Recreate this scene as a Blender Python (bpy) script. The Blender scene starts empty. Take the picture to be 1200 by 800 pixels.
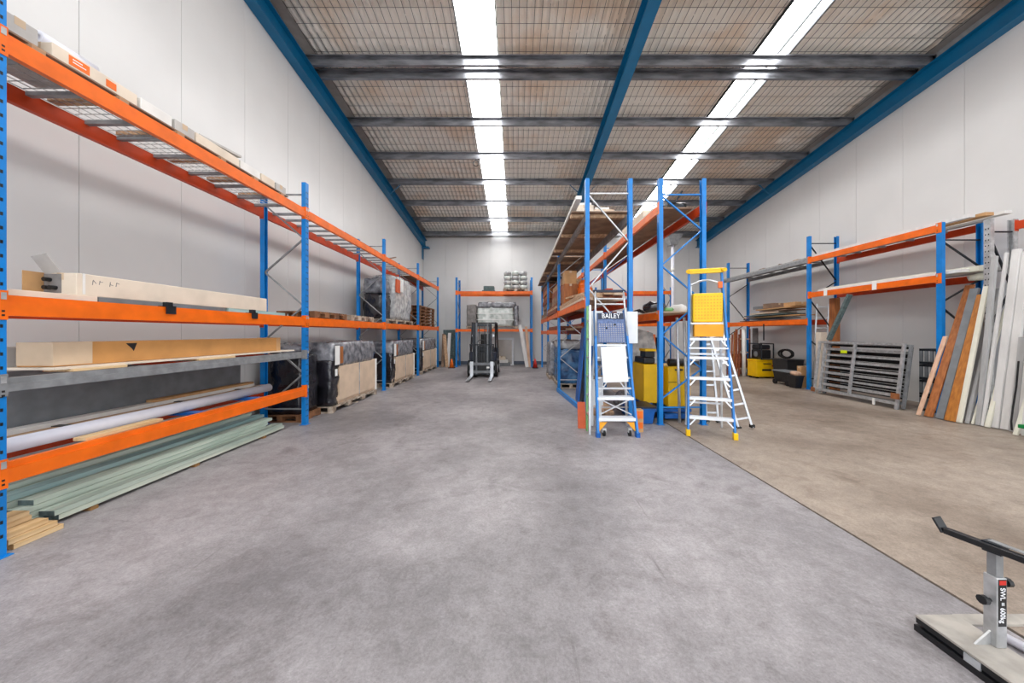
import bpy, math, random
from mathutils import Vector, Matrix, noise
R = random.Random(7)
C = bpy.context.scene.collection
S = bpy.context.scene

# ------------------------------------------------------------------ camera, world, light, exposure
cam_d = bpy.data.cameras.new('camera')
cam = bpy.data.objects.new('camera', cam_d); C.objects.link(cam)
cam.location = (0, 0, 1.6); cam.rotation_euler = (math.pi/2, 0, 0)
cam_d.sensor_width = 36.0; cam_d.lens = 12.0
cam_d.shift_x = -5/1200; cam_d.shift_y = -10/1200
cam_d.clip_start = 0.05; cam_d.clip_end = 200
S.camera = cam
w = bpy.data.worlds.new('World'); S.world = w; w.use_nodes = True
bg = w.node_tree.nodes['Background']
bg.inputs[0].default_value = (0.93, 0.96, 1.0, 1); bg.inputs[1].default_value = 2.1
SKYLIGHT = 13.0
S.view_settings.view_transform = 'Standard'; S.view_settings.look = 'None'
S.view_settings.gamma = 1.0; S.view_settings.use_curve_mapping = False
S.view_settings.exposure = 0.3

# ------------------------------------------------------------------ materials
def lin(c): return tuple(((x/255)/12.92 if x/255 <= .04045 else ((x/255+.055)/1.055)**2.4) for x in c)
MATS = {}
def mat(name, rgb, rough=.5, metal=0., var=.12, scale=6., bump=0., stretch=(1, 1, 1), detail=4., rgb2=None, spec=.5, emit=None, trans=0., bscale=None, lo=.35, hi=.65, coat=0.):
    m = bpy.data.materials.new(name); m.use_nodes = True
    nt = m.node_tree; N = nt.nodes; L = nt.links
    b = N['Principled BSDF']
    c = lin(rgb)
    b.inputs['Roughness'].default_value = rough; b.inputs['Metallic'].default_value = metal
    b.inputs['Specular IOR Level'].default_value = spec
    if coat: b.inputs['Coat Weight'].default_value = coat
    tc = N.new('ShaderNodeTexCoord'); mp = N.new('ShaderNodeMapping'); L.new(tc.outputs['Object'], mp.inputs[0])
    mp.inputs['Scale'].default_value = stretch
    n = N.new('ShaderNodeTexNoise'); n.inputs['Scale'].default_value = scale; n.inputs['Detail'].default_value = detail
    L.new(mp.outputs[0], n.inputs['Vector'])
    rp = N.new('ShaderNodeValToRGB'); L.new(n.outputs[0], rp.inputs[0])
    rp.color_ramp.elements[0].position = lo; rp.color_ramp.elements[1].position = hi
    d = lin(rgb2) if rgb2 else tuple(x*(1-var) for x in c)
    e = c if rgb2 else tuple(min(1, x*(1+var*.6)) for x in c)
    rp.color_ramp.elements[0].color = (*d, 1); rp.color_ramp.elements[1].color = (*e, 1)
    L.new(rp.outputs[0], b.inputs['Base Color'])
    if bump:
        bp = N.new('ShaderNodeBump'); bp.inputs['Strength'].default_value = bump; bp.inputs['Distance'].default_value = .02
        if bscale:
            n2 = N.new('ShaderNodeTexNoise'); n2.inputs['Scale'].default_value = bscale; L.new(mp.outputs[0], n2.inputs['Vector']); L.new(n2.outputs[0], bp.inputs['Height'])
        else: L.new(n.outputs[0], bp.inputs['Height'])
        L.new(bp.outputs[0], b.inputs['Normal'])
    if emit:
        b.inputs['Emission Color'].default_value = (*emit[0], 1); b.inputs['Emission Strength'].default_value = emit[1]
    if trans: b.inputs['Transmission Weight'].default_value = trans
    MATS[name] = m
    return m
M = MATS
mat('rack_blue', (0, 124, 204), .38, var=.15, scale=4)
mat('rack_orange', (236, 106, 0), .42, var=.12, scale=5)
mat('red_and_shaded_orange', (196, 62, 10), .5, var=.15, scale=5)  # red-orange paint; also the rear beams' orange with shade in its colour
mat('rafter_blue', (0, 104, 150), .4, var=.1, scale=3)
mat('galvanised', (190, 191, 192), .38, .5, var=.22, scale=14)
mat('galvanised_dull', (150, 152, 154), .5, .4, var=.2, scale=10)
mat('purlin_steel', (140, 142, 148), .32, .6, var=.4, scale=2.2, stretch=(1, 1, 4), bump=.15)
mat('aluminium', (214, 218, 222), .3, .65, var=.1, scale=12)
mat('white_panel', (219, 218, 217), .3, var=.025, scale=1.2)
mat('panel_joint', (182, 182, 182), .6)
mat('black_plastic', (22, 23, 26), .35, var=.3)
mat('black_rubber', (18, 18, 19), .7, var=.3)
mat('dark_steel', (46, 50, 56), .4, .5, var=.3)
mat('navy_steel', (30, 38, 58), .4, .2, var=.3)
mat('cardboard', (196, 152, 104), .75, var=.13, scale=5, bump=.05)
mat('cardboard_orange', (192, 138, 78), .75, var=.13, scale=4)
mat('cardboard_pale', (214, 190, 166), .75, var=.1, scale=4)
mat('carton_cream', (222, 208, 190), .7, var=.09, scale=4)
mat('carton_grey', (186, 182, 178), .7, var=.1, scale=6)
mat('carton_white', (228, 226, 222), .6, var=.07, scale=6)
mat('tape', (208, 184, 156), .25, var=.06)
mat('pine', (226, 196, 152), .65, var=.2, scale=9, stretch=(3, .35, 3), rgb2=(196, 158, 108), lo=.3, hi=.7)
mat('pine_end', (150, 112, 66), .8, var=.25, scale=18)
mat('treated_green', (204, 214, 200), .7, scale=6, stretch=(4, .3, 4), rgb2=(158, 178, 166), lo=.3, hi=.7)
mat('treated_blue', (178, 206, 204), .7, scale=6, stretch=(4, .3, 4), rgb2=(134, 170, 172), lo=.3, hi=.7)
mat('treated_pale', (218, 224, 208), .7, scale=6, stretch=(4, .3, 4), rgb2=(176, 190, 174), lo=.3, hi=.7)
mat('treated_end', (88, 104, 104), .85, var=.35, scale=20)
mat('brown_board', (176, 108, 56), .6, scale=7, stretch=(4, 4, .35), rgb2=(142, 82, 40))
mat('ochre_board', (190, 122, 46), .55, scale=7, stretch=(4, 4, .3), rgb2=(160, 96, 34))
mat('pink_board', (218, 182, 156), .65, scale=6, stretch=(3, 3, .4), rgb2=(198, 156, 128))
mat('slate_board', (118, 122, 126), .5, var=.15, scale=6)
mat('white_board', (222, 220, 218), .42, var=.08, scale=5, stretch=(2, 2, .4))
mat('ivory_board', (226, 224, 208), .42, var=.08, scale=5, stretch=(2, 2, .4))
mat('grey_board', (172, 172, 172), .5, var=.14, scale=6, stretch=(2, 2, .4))
mat('reddish_timber', (150, 82, 52), .65, scale=7, stretch=(2, .5, 4), rgb2=(104, 54, 34))
mat('mdf_brown', (150, 122, 100), .7, var=.14, scale=3, rgb2=(118, 94, 76))
mat('tan_timber', (206, 172, 138), .65, scale=7, stretch=(3, .4, 3), rgb2=(166, 130, 98))
mat('pvc_white', (222, 222, 232), .3, var=.06, scale=5)
mat('stretch_wrap', (150, 150, 156), .22, .0, var=.35, scale=7, bump=.35, bscale=18, rgb2=(86, 88, 94), spec=.8)
mat('clear_wrap', (206, 206, 204), .2, var=.2, scale=6, bump=.35, bscale=16, rgb2=(150, 150, 152), spec=.8)
mat('white_wrap', (226, 230, 226), .25, var=.1, scale=5, bump=.3, bscale=14, rgb2=(176, 186, 180), spec=.8)
mat('black_wrap', (40, 38, 46), .2, var=.4, scale=6, bump=.5, bscale=14, rgb2=(14, 14, 18), spec=.8)
mat('blue_wrap', (70, 122, 168), .25, var=.3, scale=6, bump=.4, bscale=14, rgb2=(24, 60, 104), spec=.8)
mat('pallet_wood', (200, 186, 170), .8, var=.25, scale=8, rgb2=(134, 116, 100))
mat('pallet_brown', (150, 104, 70), .8, var=.25, scale=8, rgb2=(104, 68, 44))
mat('paper', (238, 238, 236), .7, var=.03)
mat('orange_plastic', (238, 110, 20), .4, var=.1)
mat('yellow_paint', (240, 190, 0), .4, var=.08, scale=4)
mat('yellow_plastic', (246, 196, 4), .4, var=.08, scale=4)
mat('deep_yellow', (236, 160, 10), .45, var=.08)
mat('fibreglass_blue', (30, 122, 200), .35, var=.1, scale=5)
mat('fibreglass_green', (120, 176, 112), .4, var=.1)
mat('ladder_panel', (88, 110, 156), .45, var=.3, scale=30)
mat('white_paint', (232, 236, 240), .4, var=.05)
mat('green_paint', (0, 132, 62), .4, var=.1)
mat('blue_plastic', (20, 92, 170), .35, var=.15)
mat('red_plastic', (206, 40, 30), .4, var=.1)
mat('fluoro_yellow', (214, 228, 20), .5, var=.05)
mat('copper_brown', (168, 96, 66), .4, .3, var=.3, scale=9)
mat('mirror_grey', (186, 180, 174), .15, var=.06, scale=3)
mat('skirting_grey', (92, 100, 116), .5, var=.1)
mat('text_white', (244, 246, 250), .5, var=.0)
mat('text_black', (20, 20, 22), .6, var=.0)
mat('terracotta', (206, 92, 50), .6, var=.1)
mat('skylight_sheet', (245, 248, 250), .4, var=.01, emit=((1, .99, .97), SKYLIGHT))
mat('dusty_grey', (134, 130, 128), .7, var=.25, scale=8)
mat('worn_plate', (170, 164, 156), .55, .1, var=.22, scale=9)
mat('rust', (150, 92, 52), .8, var=.3, scale=14)

def foil_mat():
    m = mat('foil', (246, 242, 234), .3, .3, scale=.55, detail=5, rgb2=(236, 214, 192), lo=.36, hi=.52, bump=.0)
    N = m.node_tree.nodes; L = m.node_tree.links
    tc = N.new('ShaderNodeTexCoord'); n = N.new('ShaderNodeTexNoise'); n.inputs['Scale'].default_value = 9
    n.inputs['Detail'].default_value = 6; n.inputs['Roughness'].default_value = .7
    L.new(tc.outputs['Object'], n.inputs['Vector'])
    bp = N.new('ShaderNodeBump'); bp.inputs['Strength'].default_value = .6; bp.inputs['Distance'].default_value = .03
    L.new(n.outputs[0], bp.inputs['Height']); L.new(bp.outputs[0], N['Principled BSDF'].inputs['Normal'])
foil_mat()
def concrete(name, c1, c2, dark, seed):
    m = bpy.data.materials.new(name); m.use_nodes = True; N = m.node_tree.nodes; L = m.node_tree.links
    b = N['Principled BSDF']; b.inputs['Roughness'].default_value = .5; b.inputs['Specular IOR Level'].default_value = .4
    tc = N.new('ShaderNodeTexCoord')
    def nz(scale, detail, rough=.55, st=(1, 1, 1), dist=0., rot=0.):
        mp = N.new('ShaderNodeMapping'); mp.inputs['Location'].default_value = (seed, seed*2, 0); mp.inputs['Scale'].default_value = st
        mp.inputs['Rotation'].default_value = (0, 0, rot)
        L.new(tc.outputs['Object'], mp.inputs[0])
        n = N.new('ShaderNodeTexNoise'); n.inputs['Scale'].default_value = scale; n.inputs['Detail'].default_value = detail
        n.inputs['Roughness'].default_value = rough; n.inputs['Distortion'].default_value = dist
        L.new(mp.outputs[0], n.inputs['Vector']); return n
    def ramp(n, p0, p1, a, bb):
        r = N.new('ShaderNodeValToRGB'); r.color_ramp.elements[0].position = p0; r.color_ramp.elements[1].position = p1
        r.color_ramp.elements[0].color = (*a, 1); r.color_ramp.elements[1].color = (*bb, 1); L.new(n.outputs[0], r.inputs[0]); return r
    def mix(a, bb, f, mode='MULTIPLY'):
        x = N.new('ShaderNodeMixRGB'); x.blend_type = mode
        if isinstance(f, float): x.inputs[0].default_value = f
        else: L.new(f.outputs[0], x.inputs[0])
        L.new(a.outputs[0], x.inputs[1]); L.new(bb.outputs[0], x.inputs[2]); return x
    base = ramp(nz(.55, 3, .5), .34, .62, lin(c2), lin(c1))
    fine = ramp(nz(70, 8, .8), .3, .72, (.56, .56, .56), (1.28, 1.28, 1.28))
    col = mix(base, fine, .85)
    patch = ramp(nz(6, 9, .72, dist=.4), .36, .62, (.74, .73, .72), (1.1, 1.1, 1.1))
    col = mix(col, patch, .8)
    spot = ramp(nz(38, 3, .5), .70, .74, (1, 1, 1), (1.35, 1.35, 1.35))
    col = mix(col, spot, .6)
    stain = ramp(nz(1.9, 9, .74, dist=.6), .55, .70, (1, 1, 1), dark)
    col = mix(col, stain, .8)
    scr = ramp(nz(5, 5, .6, st=(6, .35, 1), rot=.5), .70, .76, (1, 1, 1), (1.34, 1.34, 1.34))
    col = mix(col, scr, .8)
    scr2 = ramp(nz(4, 6, .6, st=(5, .3, 1), rot=-.35), .66, .74, (1, 1, 1), (.66, .64, .64))
    col = mix(col, scr2, .8)
    L.new(col.outputs[0], b.inputs['Base Color'])
    rr = N.new('ShaderNodeMapRange'); n = nz(2.5, 6); L.new(n.outputs[0], rr.inputs[0])
    rr.inputs['To Min'].default_value = .36; rr.inputs['To Max'].default_value = .62
    L.new(rr.outputs[0], b.inputs['Roughness'])
    bp = N.new('ShaderNodeBump'); bp.inputs['Strength'].default_value = .12; bp.inputs['Distance'].default_value = .01
    L.new(nz(30, 6).outputs[0], bp.inputs['Height']); L.new(bp.outputs[0], b.inputs['Normal'])
    M[name] = m
concrete('concrete_grey', (167, 162, 164), (128, 124, 126), (.6, .58, .57), 3.1)
concrete('concrete_brown', (169, 155, 142), (132, 117, 104), (.64, .59, .54), 11.7)

# ------------------------------------------------------------------ mesh helpers
class MB:
    """collects shapes in world coordinates; build() links them as one mesh object"""
    def __init__(s, T=None): s.v = []; s.f = []; s.T = T
    def add(s, vs, fs):
        n = len(s.v)
        s.v += [(s.T @ Vector(p)) if s.T else Vector(p) for p in vs]
        s.f += [tuple(i+n for i in f) for f in fs]; return s
    def box(s, a, b):
        x0, y0, z0 = a; x1, y1, z1 = b
        if x0 > x1: x0, x1 = x1, x0
        if y0 > y1: y0, y1 = y1, y0
        if z0 > z1: z0, z1 = z1, z0
        return s.add([(x0, y0, z0), (x1, y0, z0), (x1, y1, z0), (x0, y1, z0), (x0, y0, z1), (x1, y0, z1), (x1, y1, z1), (x0, y1, z1)],
                     [(0, 3, 2, 1), (4, 5, 6, 7), (0, 1, 5, 4), (1, 2, 6, 5), (2, 3, 7, 6), (3, 0, 4, 7)])
    def hexa(s, P): return s.add(P, [(0, 3, 2, 1), (4, 5, 6, 7), (0, 1, 5, 4), (1, 2, 6, 5), (2, 3, 7, 6), (3, 0, 4, 7)])
    def frame(s, p0, p1, side):
        p0 = Vector(p0); p1 = Vector(p1); d = (p1-p0).normalized(); sd = Vector(side); sd = (sd-d*sd.dot(d)).normalized(); up = d.cross(sd)
        return p0, p1, d, sd, up
    def bar(s, p0, p1, wd, th, side=(0, 1, 0)):
        p0, p1, d, sd, up = s.frame(p0, p1, side); a = sd*wd/2; b = up*th/2
        return s.hexa([p0-a-b, p0+a-b, p0+a+b, p0-a+b, p1-a-b, p1+a-b, p1+a+b, p1-a+b])
    def prism(s, p0, p1, prof, side=(0, 1, 0)):
        p0, p1, d, sd, up = s.frame(p0, p1, side); n = len(prof)
        vs = [p0+sd*x+up*y for x, y in prof]+[p1+sd*x+up*y for x, y in prof]
        fs = [(i, (i+1) % n, (i+1) % n+n, i+n) for i in range(n)]
        if n <= 4: fs += [tuple(range(n))[::-1], tuple(range(n, 2*n))]
        else: fs += [tuple(range(n))[::-1], tuple(range(n, 2*n))]
        return s.add(vs, fs)
    def tube(s, p0, p1, r, n=12, r1=None, hollow=0):
        side = (0, 1, 0) if abs((Vector(p1)-Vector(p0)).normalized().y) < .9 else (1, 0, 0)
        p0, p1, d, sd, up = s.frame(p0, p1, side); r1 = r if r1 is None else r1
        ring = lambda p, q: [p+sd*(q*math.cos(2*math.pi*i/n))+up*(q*math.sin(2*math.pi*i/n)) for i in range(n)]
        if not hollow:
            return s.add(ring(p0, r)+ring(p1, r1), [(i, (i+1) % n, (i+1) % n+n, i+n) for i in range(n)]+[tuple(range(n))[::-1], tuple(range(n, 2*n))])
        vs = ring(p0, r)+ring(p1, r1)+ring(p0, hollow)+ring(p1, hollow)
        fs = []
        for i in range(n):
            j = (i+1) % n
            fs += [(i, j, j+n, i+n), (j+2*n, i+2*n, i+3*n, j+3*n), (j, i, i+2*n, j+2*n), (i+n, j+n, j+3*n, i+3*n)]
        return s.add(vs, fs)
    def path(s, pts, r, n=8):
        for a, b in zip(pts[:-1], pts[1:]): s.tube(a, b, r, n)
        return s
    def sphere(s, c, r, sc=(1, 1, 1), nu=10, nv=7):
        vs = []; fs = []; c = Vector(c)
        for j in range(nv+1):
            t = math.pi*j/nv
            for i in range(nu):
                p = 2*math.pi*i/nu
                vs.append(c+Vector((r*sc[0]*math.sin(t)*math.cos(p), r*sc[1]*math.sin(t)*math.sin(p), r*sc[2]*math.cos(t))))
        for j in range(nv):
            for i in range(nu):
                k = (i+1) % nu; fs.append((j*nu+i, (j+1)*nu+i, (j+1)*nu+k, j*nu+k))
        return s.add(vs, fs)
    def crumple(s, a, b, step=.08, amp=.02, freq=5., round_=.0, seed=0):
        """box skinned in a wrinkled sheet"""
        a = Vector(a); b = Vector(b); idx = {}; vs = []; fs = []
        n = [max(2, int(round((b[k]-a[k])/step))) for k in range(3)]
        c = (a+b)/2; hs = (b-a)/2
        def V(i, j, k):
            if (i, j, k) in idx: return idx[(i, j, k)]
            p = Vector((a.x+(b.x-a.x)*i/n[0], a.y+(b.y-a.y)*j/n[1], a.z+(b.z-a.z)*k/n[2]))
            q = Vector(((p.x-c.x)/hs.x, (p.y-c.y)/hs.y, (p.z-c.z)/hs.z))
            if round_:
                ln = q.length; mx = max(abs(q.x), abs(q.y), abs(q.z))
                t = 1-round_*(ln-mx)/.75
                p = Vector((c.x+(p.x-c.x)*t, c.y+(p.y-c.y)*t, c.z+(p.z-c.z)*t if k else p.z))
            d = noise.noise_vector(p*freq+Vector((seed, seed*3, 0)))*amp+noise.noise_vector(p*freq*2.7+Vector((0, seed, 9)))*amp*.5
            if k == 0: d.z = 0
            vs.append(p+d); idx[(i, j, k)] = len(vs)-1; return len(vs)-1
        for i in range(n[0]):
            for j in range(n[1]):
                fs.append((V(i, j, 0), V(i, j+1, 0), V(i+1, j+1, 0), V(i+1, j, 0)))
                fs.append((V(i, j, n[2]), V(i+1, j, n[2]), V(i+1, j+1, n[2]), V(i, j+1, n[2])))
        for i in range(n[0]):
            for k in range(n[2]):
                fs.append((V(i, 0, k), V(i+1, 0, k), V(i+1, 0, k+1), V(i, 0, k+1)))
                fs.append((V(i, n[1], k), V(i, n[1], k+1), V(i+1, n[1], k+1), V(i+1, n[1], k)))
        for j in range(n[1]):
            for k in range(n[2]):
                fs.append((V(0, j, k), V(0, j, k+1), V(0, j+1, k+1), V(0, j+1, k)))
                fs.append((V(n[0], j, k), V(n[0], j+1, k), V(n[0], j+1, k+1), V(n[0], j, k+1)))
        return s.add(vs, fs)

def wloc(o):
    v = Vector(o.location)
    return v+wloc(o.parent) if o.parent else v
def props(o, label, cat, group):
    if label: o['label'] = label
    if cat: o['category'] = cat
    if group: o['group'] = group
def put(name, mb, m, parent=None, label=None, cat=None, group=None, kind=None, smooth=False, bevel=0.):
    vs = mb.v
    if parent: off = wloc(parent)
    else:
        xs = [p.x for p in vs]; ys = [p.y for p in vs]; zs = [p.z for p in vs]
        off = Vector(((min(xs)+max(xs))/2, (min(ys)+max(ys))/2, min(zs)))
    me = bpy.data.meshes.new(name); me.from_pydata([tuple(p-off) for p in vs], [], mb.f); me.update()
    me.materials.append(M[m])
    if smooth: me.polygons.foreach_set('use_smooth', [True]*len(me.polygons))
    o = bpy.data.objects.new(name, me); C.objects.link(o)
    if parent: o.parent = parent
    else: o.location = off
    props(o, label, cat, group)
    if kind: o['kind'] = kind
    if bevel:
        bm = o.modifiers.new('bevel', 'BEVEL'); bm.width = bevel; bm.segments = 2; bm.limit_method = 'ANGLE'
    return o
def thing(name, label, cat, loc, group=None):
    o = bpy.data.objects.new(name, None); C.objects.link(o); o.location = loc; o.empty_display_size = .1
    props(o, label, cat, group); return o
def text(name, body, size, T, m, parent, squash=1.):
    cu = bpy.data.curves.new(name, 'FONT'); cu.body = body; cu.size = size; cu.align_x = 'CENTER'; cu.align_y = 'CENTER'; cu.extrude = .0008
    t = bpy.data.objects.new(name, cu); C.objects.link(t)
    dg = bpy.context.evaluated_depsgraph_get(); dg.update()
    me = bpy.data.meshes.new_from_object(t.evaluated_get(dg)); bpy.data.objects.remove(t); me.name = name
    off = Matrix.Translation(-wloc(parent))
    me.transform(off @ T @ Matrix.Diagonal((squash, 1, 1, 1)))
    me.materials.clear(); me.materials.append(M[m])
    o = bpy.data.objects.new(name, me); C.objects.link(o); o.parent = parent; return o
def fl(px, py):
    Y = 640/(py-390); return Vector(((px-605)*Y/400, Y, 0))
def at(px, py, Y): return Vector(((px-605)*Y/400, Y, 1.6-(py-390)*Y/400))

# ------------------------------------------------------------------ the setting
XL, XR, YB = -4.74, 9.32, 17.4
def roof(y): return 8.13-.127*y          # underside of the blue rafters
YF = -3.0
flr = put('floor', MB().box((XL-.3, YF-6, -.25), (XR+.3, YB+.3, -.06)), 'panel_joint', kind='structure')
put('slab', MB().box((XL-.02, YF-6, -.06), (2.655, YB+.02, 0)), 'concrete_grey', flr)
put('slab', MB().box((2.68, YF-6, -.06), (XR+.02, YB+.02, -.0005)), 'concrete_brown', flr)
put('joint_filler', MB().box((2.655, YF-6, -.06), (2.68, YB, -.014)), 'dark_steel', flr)
def wall_side(name, X, sgn, first):
    wl = put(name, MB().hexa([(X+sgn*.06, YF, -.05), (X+sgn*.2, YF, -.05), (X+sgn*.2, YB+.2, -.05), (X+sgn*.06, YB+.2, -.05),
             (X+sgn*.06, YF, roof(YF)+.75), (X+sgn*.2, YF, roof(YF)+.75), (X+sgn*.2, YB+.2, roof(YB+.2)+.75), (X+sgn*.06, YB+.2, roof(YB+.2)+.75)]), 'panel_joint', kind='structure')
    y = first
    while y < YB:
        y1 = min(y+1.13, YB)
        if y1-y > .05:
            a, b = y+.003, y1-.003
            put('wall_panel', MB().hexa([(X, a, 0), (X+sgn*.06, a, 0), (X+sgn*.06, b, 0), (X, b, 0), (X, a, roof(a)+.5), (X+sgn*.06, a, roof(a)+.5), (X+sgn*.06, b, roof(b)+.5), (X, b, roof(b)+.5)]), 'white_panel', wl)
        y = y1
wall_side('wall_left', XL, -1, 3.7-1.13*6)
wall_side('wall_right', XR, 1, 7.1-1.13*9)
wb = put('wall_back', MB().box((XL-.1, YB+.06, -.05), (XR+.1, YB+.2, 6.6)), 'panel_joint', kind='structure')
x = XL
while x < XR-.05:
    x1 = min(x+1.13, XR)
    put('wall_panel', MB().box((x+.004, YB, 0), (x1-.004, YB+.06, 6.45)), 'white_panel', wb); x = x1
put('baseboard_back', MB().box((XL+.02, YB-.03, 0), (XR-.02, YB-.002, .17)), 'skirting_grey', kind='structure')

# roof: sheet, foil blanket in strips, safety mesh, skylights, purlins, rafters
def slab_sloped(mb, x0, x1, y0, y1, dz, th):
    return mb.hexa([(x0, y0, roof(y0)+dz), (x1, y0, roof(y0)+dz), (x1, y1, roof(y1)+dz), (x0, y1, roof(y1)+dz),
                    (x0, y0, roof(y0)+dz+th), (x1, y0, roof(y0)+dz+th), (x1, y1, roof(y1)+dz+th), (x0, y1, roof(y1)+dz+th)])
SK = [(-1.2, -.42), (5.28, 6.02)]
RH = .38; PH = .19; FZ = RH+PH+.03
mb = MB()
for a, b in [(XL-.2, SK[0][0]), (SK[0][1], SK[1][0]), (SK[1][1], XR+.2)]: slab_sloped(mb, a, b, YF, YB+.3, FZ+.09, .06)
ceil = put('ceiling', mb, 'carton_grey', kind='structure')
def foil(x0, x1, rag0, rag1):
    mb = MB(); nx = int((x1-x0)/.03); ny = int((YB-3.0)/.06)
    vs = []; fs = []
    for j in range(ny+1):
        y = 3.0+(YB-3.0)*j/ny
        for i in range(nx+1):
            x = x0+(x1-x0)*i/nx
            if i == 0 and rag0: x += .09*noise.noise((0, y*1.4, 3))
            if i == nx and rag1: x += .09*noise.noise((5, y*1.4, 3))
            q = abs(math.sin(math.pi*x/.15))**.8*(.35+.65*abs(math.sin(math.pi*y/.30)))
            z = roof(y)+FZ+.05-.046*q+.026*noise.noise((x*2.3, y*2.3, 1))+.016*noise.noise((x*9, y*9, 4))
            vs.append((x, y, z))
    for j in range(ny):
        for i in range(nx):
            k = j*(nx+1)+i; fs.append((k, k+nx+1, k+nx+2, k+1))
    mb.add(vs, fs); put('foil_sheet', mb, 'foil', ceil, smooth=True)
foil(XL+.3, SK[0][0]-.03, 1, 0); foil(SK[0][1]+.03, SK[1][0]-.03, 0, 0); foil(SK[1][1]+.03, XR-.3, 0, 1)
mb = MB()
k = 0
x = XL+.3
while x < XR-.25:
    if not any(a-.03 < x < b+.03 for a, b in SK):
        mb.hexa([(x-.0035, 3, roof(3)+FZ-.002), (x+.0035, 3, roof(3)+FZ-.002), (x+.0035, YB, roof(YB)+FZ-.002), (x-.0035, YB, roof(YB)+FZ-.002),
                 (x-.003, 3, roof(3)+FZ+.004), (x+.003, 3, roof(3)+FZ+.004), (x+.003, YB, roof(YB)+FZ+.004), (x-.003, YB, roof(YB)+FZ+.004)])
    x += .15
y = 3.0
while y < YB:
    for a, b in [(XL+.3, SK[0][0]-.03), (SK[0][1]+.03, SK[1][0]-.03), (SK[1][1]+.03, XR-.3)]:
        mb.box((a, y-.0018, roof(y)+FZ-.004), (b, y+.0018, roof(y)+FZ+.002))
    y += .3
put('safety_mesh', mb, 'dark_steel', ceil, kind='stuff')
for a, b in SK:
    sk = put('skylight_sheet', slab_sloped(MB(), a, b, YF, 16.6, FZ+.06, .012), 'skylight_sheet', ceil)
    mb = MB()
    for q in (a-.02, b+.0): slab_sloped(mb, q, q+.02, YF, YB, FZ-.01, .08)
    if a > 0: slab_sloped(mb, a+.50, a+.535, YF, YB, FZ+.0, .06)
    put('skylight_edge', mb, 'dark_steel', sk)
PY = [3.2, 4.67, 6.14, 7.58, 7.92, 9.40, 10.84, 12.3, 13.8, 15.25, 16.75]
for y in PY:
    z = roof(y)+RH; a, b = XL+.06, XR-.06
    prof = [(0, 0), (.065, 0), (.065, .018), (.004, .018), (.004, PH-.004), (-.06, PH-.004), (-.06, PH-.022), (-.064, PH-.022), (-.064, PH), (0, PH)]
    p = put('purlin', MB().add([(xx, y+u, z+v) for xx in (a, b) for u, v in prof],
        [(i, (i+1) % 10, (i+1) % 10+10, i+10) for i in range(10)]+[tuple(range(10)), tuple(range(19, 9, -1))]), 'purlin_steel', ceil)
def rafter(x0, x1):
    xm = (x0+x1)/2; mb = MB()
    for (a, b, d, t) in [(x0, x1, 0, .02), (x0, x1, RH-.02, .02), (xm-.008, xm+.008, .02, RH-.04)]: slab_sloped(mb, a, b, 1.0, YB-.01, d, t)
    r = put('rafter', mb, 'rafter_blue', ceil)
    return r
rl = rafter(XL+.005, XL+.205); rm = rafter(2.31, 2.53); rr = rafter(XR-.205, XR-.005)
for r, xa, sg in ((rl, XL+.15, 1), (rm, 2.33, -1), (rm, 2.51, 1), (rr, XR-.15, -1)):
    y = 12.3; z0 = roof(y)+.03; mb = MB().bar((xa, y+.04, z0), (xa+sg*.45, y+.04, z0+RH+.02), .05, .008); put('fly_brace', mb, 'rafter_blue', r)
put('bracket', MB().box((XL+.005, YB-.3, roof(YB-.3)-.1), (XL+.34, YB-.02, roof(YB-.3)-.02)), 'rafter_blue', rl)
put('bracket', MB().box((XL+.01, YB-.3, roof(YB)-.6), (XL+.03, YB-.02, roof(YB-.3)-.1)), 'rafter_blue', rl)
# ring hanging under a purlin
mb = MB(); c = Vector((-1.28, 10.86, roof(10.84)+RH-.14))
pts = [c+Vector((.09*math.cos(t*math.pi/6), 0, .09*math.sin(t*math.pi/6))) for t in range(13)]; mb.path(pts, .012, 6)
mb.tube(c+Vector((0, 0, .09)), c+Vector((0, 0, .15)), .01, 6)
put('cable_hook', mb, 'dark_steel', label='small dark ring hook hanging under a ceiling purlin beside the left skylight', cat='hook')

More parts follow.
